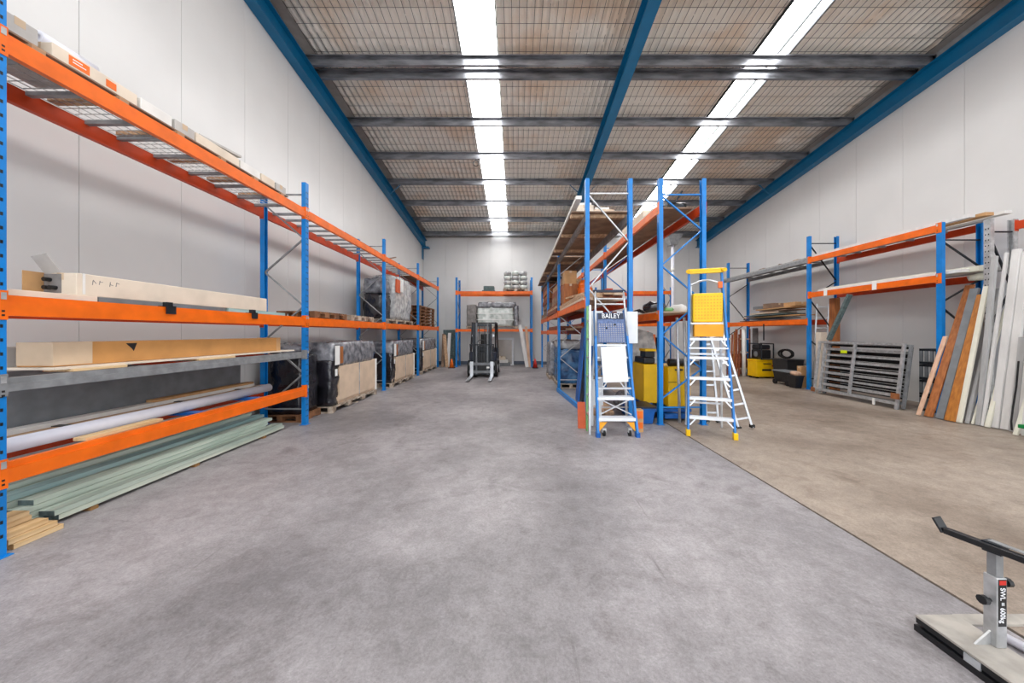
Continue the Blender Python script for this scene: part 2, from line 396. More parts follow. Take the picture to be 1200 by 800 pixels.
# ------------------------------------------------------------------ pallet racking
def rack(label, axis, frames, beams, cat='pallet rack', name='pallet_rack', slots=(), vin=1):
    """frames: (u, v_front, v_rear, height, post mat, brace mat, zigzag list of (side, z), horizontals); beams: (bay, z, mat, sides, h)"""
    P = (lambda u, v, z: Vector((v, u, z))) if axis == 'y' else (lambda u, v, z: Vector((u, v, z)))
    u0 = frames[0][0]; vf = frames[0][1]
    root = thing(name, label, cat, P(u0, (frames[0][1]+frames[0][2])/2, 0))
    for fi, (u, f, r, h, pm, bm, zz, hz) in enumerate(frames):
        sg = 1 if r > f else -1
        for vi, v in enumerate((f, r)):
            s2 = sg if vi == 0 else -sg       # towards the inside of the frame
            prof = [(-.045, 0), (.045, 0), (.045, .07), (.028, .07), (.028, .064), (.039, .064), (.039, .006), (-.039, .006), (-.039, .064), (-.028, .064), (-.028, .07), (-.045, .07)]
            vs = [P(u+a, v-s2*.035+s2*b, z) for z in (.006, h) for a, b in prof]
            n = len(prof)
            po = put('post', MB().add(vs, [(i, (i+1) % n, (i+1) % n+n, i+n) for i in range(n)]+[tuple(range(n)), tuple(range(2*n-1, n-1, -1))]), pm, root)
            q0 = P(u-.065, v-.06, 0); q1 = P(u+.065, v+.06, .006)
            put('foot_plate', MB().box(q0, q1), pm, po)
            if (fi, vi) in slots:
                mb = MB(); z = .15
                while z < h-.1:
                    for du in (-.02, .02):
                        c = P(u+du, v-s2*.0352, z); mb.box(c-Vector((.007, .007, .012)) if axis == 'y' else c-Vector((.007, .007, .012)), c+Vector((.007, .007, .012)))
                    z += .1
                mb2 = MB()
                for k in range(0, len(mb.v), 8):
                    vv = mb.v[k:k+8]; c = sum(vv, Vector())/8
                    if axis == 'y': c2 = [Vector((v-s2*.0352+(.001 if p.x > c.x else -.001), p.y, p.z)) for p in vv]
                    else: c2 = [Vector((p.x, v-s2*.0352+(.001 if p.y > c.y else -.001), p.z)) for p in vv]
                    mb2.hexa(c2)
                put('slot_holes', mb2, 'black_plastic', po)
        for (sa, za, sb, zb) in zz:
            vv = {'f': f+sg*.02, 'r': r-sg*.02}
            put('brace', MB().bar(P(u, vv[sa], za), P(u, vv[sb], zb), .03, .022, P(1, 0, 0)), bm, root)
        for z in hz:
            put('brace', MB().bar(P(u, f+sg*.02, z), P(u, r-sg*.02, z), .03, .022, P(1, 0, 0)), bm, root)
    for (bay, z, m, sides, h) in beams:
        fa, fb = frames[bay], frames[bay+1]
        for sd in sides:
            k = 1 if sd == 'f' else 2
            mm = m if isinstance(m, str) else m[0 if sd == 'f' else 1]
            va, vb = fa[k], fb[k]; out = -1 if (fa[2] > fa[1]) == (sd == 'f') else 1
            ua, ub = (fa[0]+.048, fb[0]-.048) if fb[0] > fa[0] else (fa[0]-.048, fb[0]+.048)
            prof = [(-.02, -h/2), (.032, -h/2), (.032, h/2-.045), (.018, h/2-.045), (.018, h/2), (-.02, h/2)]
            vs = [P(ua, va+out*a, z+b) for a, b in prof]+[P(ub, vb+out*a, z+b) for a, b in prof]
            be = put('beam', MB().add(vs, [(i, (i+1) % 6, (i+1) % 6+6, i+6) for i in range(6)]+[tuple(range(6)), tuple(range(11, 5, -1))]), mm, root)
            su = 1 if ub > ua else -1
            for (fr, ue, du, vv) in ((fa, ua, -su, va), (fb, ub, su, vb)):
                last = (fr is frames[0]) or (fr is frames[-1])
                wdt = .093 if last else .046
                mb = MB()
                p0 = P(ue, vv+out*.036, z-h/2-.03); p1 = P(ue+du*wdt, vv+out*.042, z+h/2+.03); mb.box(p0, p1)
                p0 = P(ue, vv+out*.036, z-h/2-.03); p1 = P(ue+du*.003, vv-out*.03, z+h/2+.03); mb.box(p0, p1)
                cn = put('beam_connector', mb, mm, be)
                if axis == 'y' and sd == 'f' and fr[0] < 6.8:
                    co = .024 if fr is frames[0] else .022*du
                    e0 = P(fr[0]-.012+co, vv+out*.042, z+h/2-.035); put('safety_clip', MB().box(e0, P(fr[0]+.014+co, vv+out*.046, z+h/2+.015)), 'galvanised', be)
                    for dz in (-.03, .0): put('connector_slot', MB().box(P(fr[0]-.008+co, vv+out*.0418, z+dz-.05), P(fr[0]+.008+co, vv+out*.0428, z+dz-.036)), 'black_plastic', be)
    return root, P
def zig(z0, step, top, start='r'):
    out = []; s = start; z = z0
    while z+step <= top:
        n = 'f' if s == 'r' else 'r'; out.append((s, z, n, z+step)); s = n; z += step
    return out
ZL = zig(.30, .59, 3.95)
def fr(u, f, r, h, pm='rack_blue', bm='galvanised_dull', zz=None, hz=None):
    return (u, f, r, h, pm, bm, ZL if zz is None else zz, (.27, h-.2) if hz is None else hz)
LF, LR = -3.70, -4.42
LU = [2.41, 5.98, 9.55, 12.85, 16.1]
OB = ('rack_orange', 'red_and_shaded_orange')  # front beams, then rear beams with shade put into the colour
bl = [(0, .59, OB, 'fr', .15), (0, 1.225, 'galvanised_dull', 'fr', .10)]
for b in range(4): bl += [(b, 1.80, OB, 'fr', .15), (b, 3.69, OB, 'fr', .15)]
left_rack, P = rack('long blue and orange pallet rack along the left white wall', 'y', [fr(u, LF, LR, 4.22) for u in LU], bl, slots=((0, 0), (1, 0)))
def xbar(rk, x0, x1, y, z, m, wd=.045, h=.035): put('support_bar', MB().box((x0, y-wd/2, z), (x1, y+wd/2, z+h)), m, rk)
def deck_wire(rk, x0, x1, y0, y1, z, sp=.09):
    mb = MB(); x = x0
    while x <= x1: mb.box((x-.003, y0, z), (x+.003, y1, z+.006)); x += sp
    y = y0
    while y <= y1: mb.box((x0, y-.003, z+.006), (x1, y+.003, z+.012)); y += sp
    put('wire_deck', mb, 'galvanised', rk, kind='stuff')
for y in (2.68, 3.08, 3.5, 3.78, 4.16, 4.6, 5.0, 5.4, 5.75): xbar(left_rack, LR+.02, LF-.02, y, 3.73, 'galvanised_dull')
deck_wire(left_rack, LR+.03, LF-.03, 2.5, 5.9, 3.768)
for b in (1, 2):
    y = LU[b]+.2
    while y < LU[b+1]-.1: xbar(left_rack, LR+.02, LF-.02, y, 3.73, 'galvanised_dull'); y += .34
put('deck_panel', MB().box((LR+.02, LU[3]+.1, 3.767), (LF+.0, LU[4]-.1, 3.785)), 'mdf_brown', left_rack)
for y in (4.05, 4.95): xbar(left_rack, LR+.02, LF-.02, y, .635, 'blue_plastic', .12, .03)
for y in (3.2, 3.9, 4.5, 5.2): xbar(left_rack, LR+.02, LF-.02, y, 1.24, 'red_and_shaded_orange', .06, .035)
for y in (2.95, 3.9, 4.95): xbar(left_rack, LR+.02, LF-.02, y, 1.84, 'blue_plastic', .06, .035)
for y in (3.62, 4.78):   # clips on the middle beam
    put('beam_clip', MB().box((LF+.034, y-.05, 1.80), (LF+.045, y+.05, 1.885)).box((LF-.06, y-.04, 1.876), (LF+.045, y+.04, 1.885)).box((LF-.02, y-.03, 1.885), (LF+.03, y+.03, 1.925)), 'dark_steel', left_rack)
for y in (6.4, 7.5, 8.5, 10.0, 11.9, 13.2, 15.5): xbar(left_rack, LR+.02, LF-.02, y, 1.84, 'galvanised_dull', .06, .035)

# middle racks
MU = [5.98, 9.7, 13.0, 16.0]
zA = [('r', .75-.815+.815, 'f', 1.57)] if 0 else [('f', 4.02, 'r', 3.2), ('r', 3.2, 'f', 2.38), ('f', 2.38, 'r', 1.57), ('r', 1.57, 'f', .75)]
bl = []
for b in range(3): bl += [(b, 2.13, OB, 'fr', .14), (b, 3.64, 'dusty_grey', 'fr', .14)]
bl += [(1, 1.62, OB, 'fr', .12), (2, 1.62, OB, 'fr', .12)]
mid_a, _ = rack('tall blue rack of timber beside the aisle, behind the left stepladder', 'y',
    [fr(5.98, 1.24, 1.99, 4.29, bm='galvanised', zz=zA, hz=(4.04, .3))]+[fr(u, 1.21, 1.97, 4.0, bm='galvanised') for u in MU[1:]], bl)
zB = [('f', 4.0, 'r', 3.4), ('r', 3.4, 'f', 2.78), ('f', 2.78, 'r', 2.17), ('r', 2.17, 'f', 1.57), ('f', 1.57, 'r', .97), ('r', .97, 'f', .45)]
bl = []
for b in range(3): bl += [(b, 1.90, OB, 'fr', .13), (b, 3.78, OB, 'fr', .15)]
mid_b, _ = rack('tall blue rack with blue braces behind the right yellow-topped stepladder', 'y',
    [fr(5.98, 2.52, 3.27, 4.29, bm='rack_blue', zz=zB, hz=(4.02, .3))]+[fr(u, 2.52, 3.27, 4.2, bm='rack_blue') for u in MU[1:]], bl)
# right wall rack
zR = [('f', 3.45, 'r', 2.75), ('f', 2.6, 'r', 1.7), ('f', 1.75, 'r', 2.3), ('f', 1.6, 'r', .95)]
bl = [(0, 3.66, OB, 'fr', .14), (0, 2.67, OB, 'fr', .14), (1, 3.66, 'galvanised_dull', 'fr', .11), (1, 1.92, OB, 'fr', .15)]
right_rack, _ = rack('blue and orange rack along the right white wall above the leaning grey gates', 'y',
    [fr(6.69, 8.32, 9.1, 3.76, bm='dark_steel', zz=[('f', 3.40, 'r', 2.9), ('f', 2.2, 'r', 2.64), ('f', 2.1, 'r', 1.5)], hz=(3.42,)),
     fr(9.7, 8.32, 9.1, 4.34, bm='dark_steel', zz=[('f', 4.1, 'r', 3.1), ('f', 2.55, 'r', 1.55), ('f', 2.6, 'r', 3.05), ('r', .8, 'f', 1.4)], hz=(4.14, .3)),
     fr(13.4, 8.32, 9.1, 4.34, bm='dark_steel', zz=[('f', 2.9, 'r', 2.0), ('f', 3.0, 'r', 3.5), ('f', 1.5, 'r', 2.0)], hz=(4.14, .3))], bl)
for y in (7.2, 7.8, 8.4, 9.0, 9.4): xbar(right_rack, 8.34, 9.08, y, 3.70, 'galvanised_dull')
for y in (10.2, 10.8, 11.4, 12.0, 12.6, 13.1): xbar(right_rack, 8.34, 9.08, y, 3.69, 'galvanised_dull')
for y in (7.3, 8.3, 9.2): xbar(right_rack, 8.34, 9.08, y, 2.71, 'galvanised_dull')
for y in (10.3, 11.5, 12.8): xbar(right_rack, 8.34, 9.08, y, 1.965, 'red_and_shaded_orange')
galv_rack, _ = rack('galvanised steel rack frame with red beam at the right edge behind white boards', 'y',
    [fr(6.08, 8.42, 8.84, 3.62, pm='galvanised', bm='dark_steel', zz=[('f', 3.3, 'r', 2.4), ('r', 2.4, 'f', 1.7)], hz=(3.4, .3)),
     fr(3.9, 8.42, 8.84, 3.62, pm='galvanised', bm='dark_steel', zz=[], hz=(3.05, .3))], [(0, 3.5, 'red_and_shaded_orange', 'r', .14)], slots=((0, 0),))
# back wall racks
bl = [(0, 3.48, 'rack_orange', 'fr', .15), (0, 1.72, 'rack_orange', 'f', .12), (0, 1.72, 'galvanised', 'r', .12)]
back_rack, _ = rack('blue and orange rack on the back wall behind the forklift', 'x',
    [fr(-2.80, 16.0, 16.85, 4.2), fr(.72, 16.0, 16.85, 4.2)], bl)
back_rack_b, _ = rack('blue and orange rack on the back wall, seen between the middle racks', 'x',
    [fr(3.75, 16.1, 16.9, 3.75), fr(7.3, 16.1, 16.9, 3.75)], [(0, 3.5, OB, 'fr', .15), (0, 2.0, OB, 'fr', .15)])

# ------------------------------------------------------------------ goods: generic builders
def board(name, label, cat, a, b, m, group=None, end=None):
    return put(name, MB().box(a, b), m, None, label, cat, group, bevel=.003)
def pallet(label, x0, x1, y0, y1, z, m='pallet_wood', along='y', group=None):
    t = thing('pallet', label, 'pallet', ((x0+x1)/2, (y0+y1)/2, z), group)
    n = 7 if along == 'y' else 7
    for i in range(3):      # bearers
        if along == 'y':
            xx = x0+(x1-x0-.09)*i/2; put('stringer', MB().box((xx, y0, z+.09), (xx+.09, y1, z+.11)), m, t); [put('block', MB().box((xx, y0+q*(y1-y0-.16), z+.02), (xx+.09, y0+q*(y1-y0-.16)+.16, z+.09)), m, t) for q in (0, .33, .67, 1)]
        else:
            yy = y0+(y1-y0-.09)*i/2; put('stringer', MB().box((x0, yy, z+.09), (x1, yy+.09, z+.11)), m, t); [put('block', MB().box((x0+q*(x1-x0-.16), yy, z+.02), (x0+q*(x1-x0-.16)+.16, yy+.09, z+.09)), m, t) for q in (0, .5, 1)]
    for i in range(n):
        if along == 'y':
            wd = (y1-y0)/n*.72; yy = y0+(y1-y0-wd)*i/(n-1); put('deck_board', MB().box((x0, yy, z+.11), (x1, yy+wd, z+.13)), m, t)
        else:
            wd = (x1-x0)/n*.72; xx = x0+(x1-x0-wd)*i/(n-1); put('deck_board', MB().box((xx, y0, z+.11), (xx+wd, y1, z+.13)), m, t)
    for i in range(3):
        if along == 'y':
            wd = .1; yy = y0+(y1-y0-wd)*i/2; put('bottom_board', MB().box((x0, yy, z), (x1, yy+wd, z+.02)), m, t)
        else:
            wd = .1; xx = x0+(x1-x0-wd)*i/2; put('bottom_board', MB().box((xx, y0, z), (xx+wd, y1, z+.02)), m, t)
    return t
def carton(label, a, b, m='carton_cream', tape=True, name='carton', group=None, flap=0, marks=0, cat='carton'):
    t = put(name, MB().box(a, b), m, None, label, cat, group, bevel=.006)
    x0, y0, z0 = a; x1, y1, z1 = b
    if tape:
        if y1-y0 > x1-x0: put('tape_strip', MB().box(((x0+x1)/2-.03, y0-.001, z1-.06), ((x0+x1)/2+.03, y1+.001, z1+.001)), 'tape', t)
        else: put('tape_strip', MB().box((x0-.001, (y0+y1)/2-.03, z1-.06), (x1+.001, (y0+y1)/2+.03, z1+.001)), 'tape', t)
    if marks:
        mb = MB()
        for i in range(marks):
            yy = y0+(y1-y0)*.08+i*.06
            mb.box((x1, yy, z0+(z1-z0)*.45), (x1+.0015, yy+.035, z0+(z1-z0)*.8))
        put('printed_mark', mb, 'text_black', t)
    return t

# ---- left rack, floor level: treated boards
rows = [(-3.905, 2, 2.90, 5.70, 'treated_pale'), (-4.06, 4, 2.80, 5.55, 'treated_green'), (-4.215, 5, 2.62, 5.62, 'treated_blue'), (-4.36, 6, 2.66, 5.52, 'treated_green')]
rn = ['front', 'second', 'third', 'wall-side']; od = ['lowest', 'second', 'third', 'fourth', 'fifth', 'sixth']
for ri, (xc, n, ya, yb, m) in enumerate(rows):
    for k in range(n):
        dy = R.uniform(-.07, .05); dx = R.uniform(-.006, .006); z = .03+k*.047
        o = put('timber_board', MB().box((xc-.066+dx, ya+dy, z), (xc+.066+dx, yb+dy*1.5, z+.044)), R.choice([m, m, 'treated_green', 'treated_blue' if ri > 1 else 'treated_pale']), None,
            'green treated board, %s from the floor in the %s row under left rack' % (od[k], rn[ri]), 'board', 'treated boards under the left rack', bevel=.003)
        put('end_grain', MB().box((xc-.064+dx, ya+dy-.002, z+.002), (xc+.064+dx, ya+dy+.002, z+.042)), 'treated_end', o)
for i, y in enumerate((3.1, 4.1, 5.2)):
    put('timber_bearer', MB().box((-4.44, y-.03, 0), (-3.83, y+.03, .03)), 'pine_end', None, 'thin timber bearer under the green boards, %s from the camera' % ['first', 'second', 'third'][i], 'bearer', 'bearers under the treated boards')
# ---- beige offcuts beside the first post
oc = [(-4.10, -3.99, 2.46, 2.70, 0), (-3.96, -3.86, 2.46, 2.70, 0), (-3.83, -3.71, 2.52, 2.80, 0), (-4.08, -3.95, 2.47, 2.70, .042), (-3.83, -3.72, 2.50, 2.77, .042), (-4.06, -3.93, 2.46, 2.69, .084), (-3.84, -3.74, 2.48, 2.73, .084), (-3.96, -3.83, 2.47, 2.70, .126), (-3.95, -3.82, 2.46, 2.68, .168)]
ol = ['lowest offcut on the floor nearest the wall', 'middle offcut lying on the floor', 'offcut on the floor nearest the aisle', 'second-layer offcut on the wall side', 'second-layer offcut on the aisle side', 'third-layer offcut on the wall side', 'third-layer offcut on the aisle side', 'fourth-layer offcut', 'topmost offcut']
for (x0, x1, y0, y1, z), l in zip(oc, ol):
    o = put('timber_offcut', MB().box((x0, y0, z), (x1, y1, z+.04)), 'pine', None, 'beige %s, pile at the first blue post' % l, 'offcut', 'pine offcuts by the first post', bevel=.003)
    put('end_grain', MB().box((x0+.002, y0-.002, z+.002), (x1-.002, y0+.002, z+.038)), 'pine_end', o)
# ---- level one (low orange beams)
put('plastic_pipe', MB().tube((-3.93, 2.50, .73), (-3.95, 5.45, .73), .058, 20, hollow=.052), 'pvc_white', None, 'long white plastic pipe lying on the lowest orange shelf', 'pipe', smooth=True)
for i, (x, y0, y1, z, m, l) in enumerate([(-4.12, 2.5, 5.6, .665, 'tan_timber', 'tan timber plank with black clips beside the white pipe'), (-4.28, 2.5, 5.5, .665, 'carton_white', 'white trim plank nearest the wall on the lowest shelf')]):
    o = put('plank', MB().box((x-.06, y0, z), (x+.06, y1, z+.09+.03*i)), m, None, l, 'plank', bevel=.003)
    if i == 0:
        for y in (3.1, 4.2, 5.1): put('clip', MB().box((x-.065, y-.03, z+.06), (x+.065, y+.03, z+.098)), 'black_plastic', o)
put('plank', MB().bar((-3.775, 2.95, .68), (-3.80, 3.62, .68), .11, .03, (1, 0, 0)), 'pine', None, 'short pine plank end beside the white pipe on the lowest shelf', 'plank', bevel=.003)
put('plank', MB().box((-4.34, 4.0, .7855), (-4.23, 5.5, .815)), 'cardboard', None, 'brown strip of timber on top of the white plank on the lowest shelf', 'plank', bevel=.003)
put('thin_panel', MB().bar((-4.372, 3.95, .68), (-4.368, 3.95, 1.15), 2.9, .012, (0, 1, 0)), 'slate_board', None, 'thin grey panel standing on edge at the back of the lowest left shelf', 'sheet')  # flat grey panel upright along the rear of the lowest shelf
# ---- level two (grey beams)
put('plywood_board', MB().box((-4.16, 2.75, 1.30), (-3.72, 5.72, 1.318)), 'carton_cream', None, 'thin cream board under the long brown carton on the grey beams', 'board')
for i, (y0, y1) in enumerate([(2.85, 3.25), (3.98, 4.5)]):
    put('timber_block', MB().box((-3.95, y0, 1.277), (-3.70, y1, 1.299)), 'pine', None, ['pale timber block under the near end of the brown carton board', 'pale timber block under the middle of the brown carton board'][i], 'block', bevel=.002)
c = carton('long brown cardboard carton lying on the grey-beam shelf', (-4.10, 2.80, 1.32), (-3.80, 5.48, 1.52), 'cardboard_orange')
put('packing_tape', MB().box((-4.101, 2.798, 1.33), (-3.799, 3.06, 1.5215)), 'tape', c)
put('printed_mark', MB().add([(-3.7985, 3.32, 1.50), (-3.7985, 3.42, 1.50), (-3.7985, 3.39, 1.42), (-3.7985, 3.37, 1.45)], [(0, 1, 2, 3)]), 'text_black', c)
put('end_cap', MB().box((-4.105, 5.40, 1.318), (-3.795, 5.49, 1.525)), 'cardboard', c)
carton('grey carton behind the brown one near the first post', (-4.42, 2.75, 1.28), (-4.18, 3.3, 1.48), 'carton_grey')
carton('flat brown carton against the wall behind the long brown carton', (-4.42, 3.5, 1.28), (-4.18, 5.6, 1.44), 'cardboard')
# ---- level three (middle beams)
for i, (x0, x1, y0, y1, m, l) in enumerate([(-4.05, -3.74, 2.47, 3.05, 'carton_cream', 'cream board end beside the first post on the middle beam'), (-4.02, -3.79, 3.10, 4.45, 'slate_board', 'dark grey strip board under the middle of the long cream carton'), (-4.02, -3.79, 4.5, 5.6, 'treated_blue', 'grey blue strip board under the far end of the long cream carton')]):
    put('strip_board', MB().box((x0, y0, 1.877), (x1, y1, 1.925)), m, None, l, 'board', bevel=.003)
c = carton('long cream carton with an open end flap on the middle beam', (-4.08, 2.95, 1.927), (-3.80, 5.2, 2.12), 'carton_cream', marks=0)
put('end_panel', MB().box((-4.075, 2.944, 1.945), (-3.93, 2.951, 2.11)), 'dusty_grey', c, label='grey open end of the carton')
put('end_flap', MB().bar((-4.0, 2.95, 2.118), (-4.03, 2.88, 2.26), .15, .006, (1, 0, 0)), 'carton_grey', c)
put('end_flap', MB().box((-4.085, 2.82, 1.95), (-4.079, 2.95, 2.12)), 'cardboard', c)
mb = MB()
for i in range(4):
    y = 3.06+i*.05+.03*(i > 1); mb.bar((-3.7992, y, 2.03+.008*(i % 2)), (-3.7992, y+.006, 2.075), .005, .0015, (0, 0, 1)).bar((-3.7992, y+.006, 2.075-.012*(i % 3)), (-3.7992, y+.028, 2.045+.02*(i % 2)), .005, .0015, (0, 0, 1))
put('handwriting', mb, 'dusty_grey', c)
put('tape_strip', MB().box((-4.082, 2.99, 1.94), (-3.7985, 3.01, 2.1215)), 'carton_white', c)
mb = MB()
for i, (x, z) in enumerate([(-4.02, 1.99), (-3.97, 1.99), (-4.02, 2.06)]): mb.tube((x, 2.90, z), (x, 2.944, z), .018, 8)
put('tube_ends', mb, 'black_plastic', c)
# ---- level four (top beams): bearers, cartons
for i, y in enumerate((2.62, 3.2, 3.75, 4.3, 4.85, 5.4)):
    put('timber_bearer', MB().box((-4.40, y, 3.781), (-3.72, y+.08, 3.822)), 'tan_timber', None, 'timber bearer on the top wire deck of the left rack, number %s from the camera' % ['one', 'two', 'three', 'four', 'five', 'six'][i], 'bearer', 'bearers on the top left shelf')
put('underlay_board', MB().box((-4.05, 2.5, 3.823), (-3.74, 5.6, 3.837)), 'mdf_brown', None, 'thin brown board beneath the cartons on the top left shelf', 'board')
put('deck_board', MB().box((-4.02, 2.5, 3.7805), (-3.76, 2.6, 3.80)), 'mdf_brown', None, 'short brown board on the top wire deck beside the first post', 'board')
TC = [(2.76, 3.38, 'carton_cream', 'cream carton with orange print on the top left shelf', 1), (3.41, 3.72, 'carton_white', 'short white carton next after the orange printed one on the top left shelf', 0), (3.75, 3.98, 'carton_grey', 'small grey wrapped carton in the middle of the top left shelf row', 0), (4.0, 4.62, 'carton_cream', 'long cream carton under the raised grey board on the top left shelf', 0), (4.65, 5.0, 'carton_white', 'white carton just past the raised grey board on the top left shelf', 0), (5.03, 5.3, 'carton_cream', 'cream carton second from the far end of the top left shelf row', 0), (5.33, 5.56, 'carton_grey', 'grey carton at the far end of the top left shelf row', 0)]
for y0, y1, m, l, pr in TC:
    o = carton(l, (-4.0, y0, 3.838), (-3.75, y1, 3.838+.115), m)
    if pr:
        put('orange_print', MB().box((-3.7495, 2.86, 3.855), (-3.748, 3.0, 3.935)), 'orange_plastic', o); put('orange_print', MB().box((-3.7495, 3.12, 3.86), (-3.748, 3.2, 3.925)), 'orange_plastic', o)
        put('white_print', MB().box((-3.7482, 2.885, 3.885), (-3.7472, 2.975, 3.893)).box((-3.7482, 2.885, 3.908), (-3.7472, 2.95, 3.916)), 'paper', o)
carton('grey carton standing nearest the first post on the top left shelf', (-4.04, 2.5, 3.838), (-3.78, 2.70, 3.99), 'carton_grey')
carton('small grey carton beside the white roll on the top left shelf', (-4.36, 2.66, 3.823), (-4.08, 3.1, 3.98), 'carton_grey')
put('film_roll', MB().tube((-3.90, 2.78, 4.012), (-3.90, 3.15, 4.012), .057, 18, hollow=.02), 'pvc_white', None, 'white roll of film lying on top of the orange printed carton', 'roll', smooth=True)
put('raised_board', MB().bar((-3.90, 4.12, 3.99), (-3.90, 4.75, 4.05), .16, .03, (1, 0, 0)), 'carton_grey', None, 'short grey board lying on the cartons of the top left shelf', 'board', bevel=.003)
for i, (y0, y1, m) in enumerate([(6.1, 7.4, 'tan_timber'), (7.5, 9.3, 'mdf_brown'), (9.8, 11.2, 'tan_timber'), (11.3, 12.6, 'mdf_brown')]):
    put('plank', MB().box((-3.92, y0, 3.767), (-3.76, y1, 3.80+.02*(i % 2))), m, None, ['tan plank on the top beam just past the second blue post on the left', 'brown plank on the top beam between the second and third left posts', 'tan plank on the top beam just past the third left post', 'brown plank on the top beam before the fourth left post'][i], 'plank', bevel=.003)
put('timber_scrap', MB().bar((-3.9, 10.3, 3.83), (-3.8, 10.75, 3.98), .05, .03, (1, 0, 0)).box((-3.92, 10.3, 3.80), (-3.78, 10.9, 3.83)), 'mdf_brown', None, 'brown scrap of timber sticking up from the top left shelf', 'scrap')

# ---- wrapped pallet loads under the left rack
def load_a(label, x0, x1, y0, y1, z0, z1, wrapcol, plabel, panels=2):
    pallet(plabel, x0, x1, y0, y1, 0)
    t = thing('wrapped_load', label, 'wrapped load', ((x0+x1)/2, (y0+y1)/2, z0))
    zc = z0+(z1-z0)*.62
    put('inner_cartons', MB().box((x0+.03, y0+.04, z0), (x1-.04, y1-.03, zc)), 'cardboard_pale', t)
    n = panels
    for i in range(n):
        a = y0+.32+(y1-y0-.36)*i/n; b = y0+.32+(y1-y0-.36)*(i+1)/n-.03
        put('carton_face', MB().box((x1-.04, a, z0+.06), (x1-.012, b, zc-.02)), 'cardboard_pale', t, bevel=.006)
    put('plastic_wrap', MB().crumple((x0, y0+.02, zc-.02), (x1, y1, z1), .07, .022, 6, .1, 3), wrapcol, t, smooth=True)
    put('black_sheet', MB().crumple((x0+.01, y0, z0), (x1-.015, y0+.30, zc+.12), .06, .03, 6, .05, 8), 'black_wrap', t, smooth=True)
    [put('wrap_strip', MB().box((x1-.012, y0+.32+(y1-y0-.36)*(q+1)/n-.03, z0+.04), (x1-.006, y0+.32+(y1-y0-.36)*(q+1)/n+.0, zc)), 'clear_wrap', t) for q in range(n-1)]
    put('corner_post', MB().box((x1-.03, y1-.05, z0), (x1+.004, y1-.01, zc)), 'paper', t)
    put('label_sheet', MB().box((x1+.018, y0+.08, zc+.02), (x1+.021, y0+.26, z1-.08)), 'paper', t)
    put('label_sheet', MB().box((x1+.018, y0+.08, zc-.2), (x1+.021, y0+.17, zc-.06)), 'paper', t)
    put('carton_strip', MB().box((x1+.016, y0+.28, zc+.04), (x1+.02, y0+.4, z1-.1)), 'brown_board', t)
    return t
load_a('grey wrapped cardboard load on the floor between the second and third left posts', -4.55, -3.66, 6.78, 8.95, .131, 1.42, 'stretch_wrap', 'timber pallet under the nearest wrapped cardboard load on the left')
load_a('grey wrapped cardboard load on the floor just past the third left post', -4.5, -3.62, 9.98, 12.15, .131, 1.36, 'stretch_wrap', 'timber pallet under the second wrapped cardboard load on the left')
load_a('grey wrapped cardboard load on the floor just past the fourth left post', -4.5, -3.64, 13.15, 15.6, .131, 1.38, 'stretch_wrap', 'timber pallet under the farthest wrapped cardboard load on the left')
pallet('dark low pallet under the black wrapped stack beside the second left post', -4.62, -3.85, 6.10, 6.72, 0, 'pallet_brown')
t = thing('wrapped_load', 'black plastic wrapped stack beside the second blue post on the left', 'wrapped load', (-4.2, 6.4, .131))
put('black_film', MB().crumple((-4.62, 6.12, .131), (-3.86, 6.70, 1.22), .07, .03, 6, .08, 21), 'black_wrap', t, smooth=True)
put('top_film', MB().crumple((-4.60, 6.14, 1.21), (-3.9, 6.68, 1.38), .06, .05, 5, .3, 4), 'stretch_wrap', t, smooth=True)
# loads on the middle beam
pallet('thin dark pallet lying on the middle beam between the second and third left posts', -4.43, -3.72, 6.3, 7.5, 1.877, 'pallet_brown')
pallet('thin dark pallet lying on the middle beam just before the third left post', -4.43, -3.72, 7.7, 8.9, 1.877, 'pallet_wood')
pallet('pale pallet under the tall grey wrapped load on the middle beam', -4.43, -3.70, 9.75, 12.2, 1.877)
t = thing('wrapped_load', 'tall grey plastic wrapped load on the middle beam past the third left post', 'wrapped load', (-4.05, 11, 2.008))
put('plastic_wrap', MB().crumple((-4.43, 10.35, 2.008), (-3.70, 12.15, 3.42), .08, .04, 4, .12, 5), 'clear_wrap', t, smooth=True)
put('dark_film', MB().crumple((-4.41, 9.82, 2.008), (-3.78, 10.33, 2.75), .07, .05, 5, .1, 9), 'black_wrap', t, smooth=True)
put('grey_film', MB().crumple((-4.41, 9.84, 2.76), (-3.80, 10.33, 3.22), .07, .05, 5, .1, 12), 'stretch_wrap', t, smooth=True)
put('carton_face', MB().box((-3.70, 10.45, 2.85), (-3.655, 10.75, 3.25)), 'terracotta', t)
put('label_sheet', MB().box((-3.70, 10.85, 2.9), (-3.655, 11.05, 3.3)), 'paper', t)
for k in range(6):
    pallet('brown pallet, %s from the bottom of the stack at the far left' % od[k], -4.43+R.uniform(0, .03), -3.70+R.uniform(-.03, .0), 13.15+R.uniform(0, .05), 15.5+R.uniform(-.05, 0), 1.877+k*.133, 'pallet_brown', group='stack of brown pallets on the left rack')

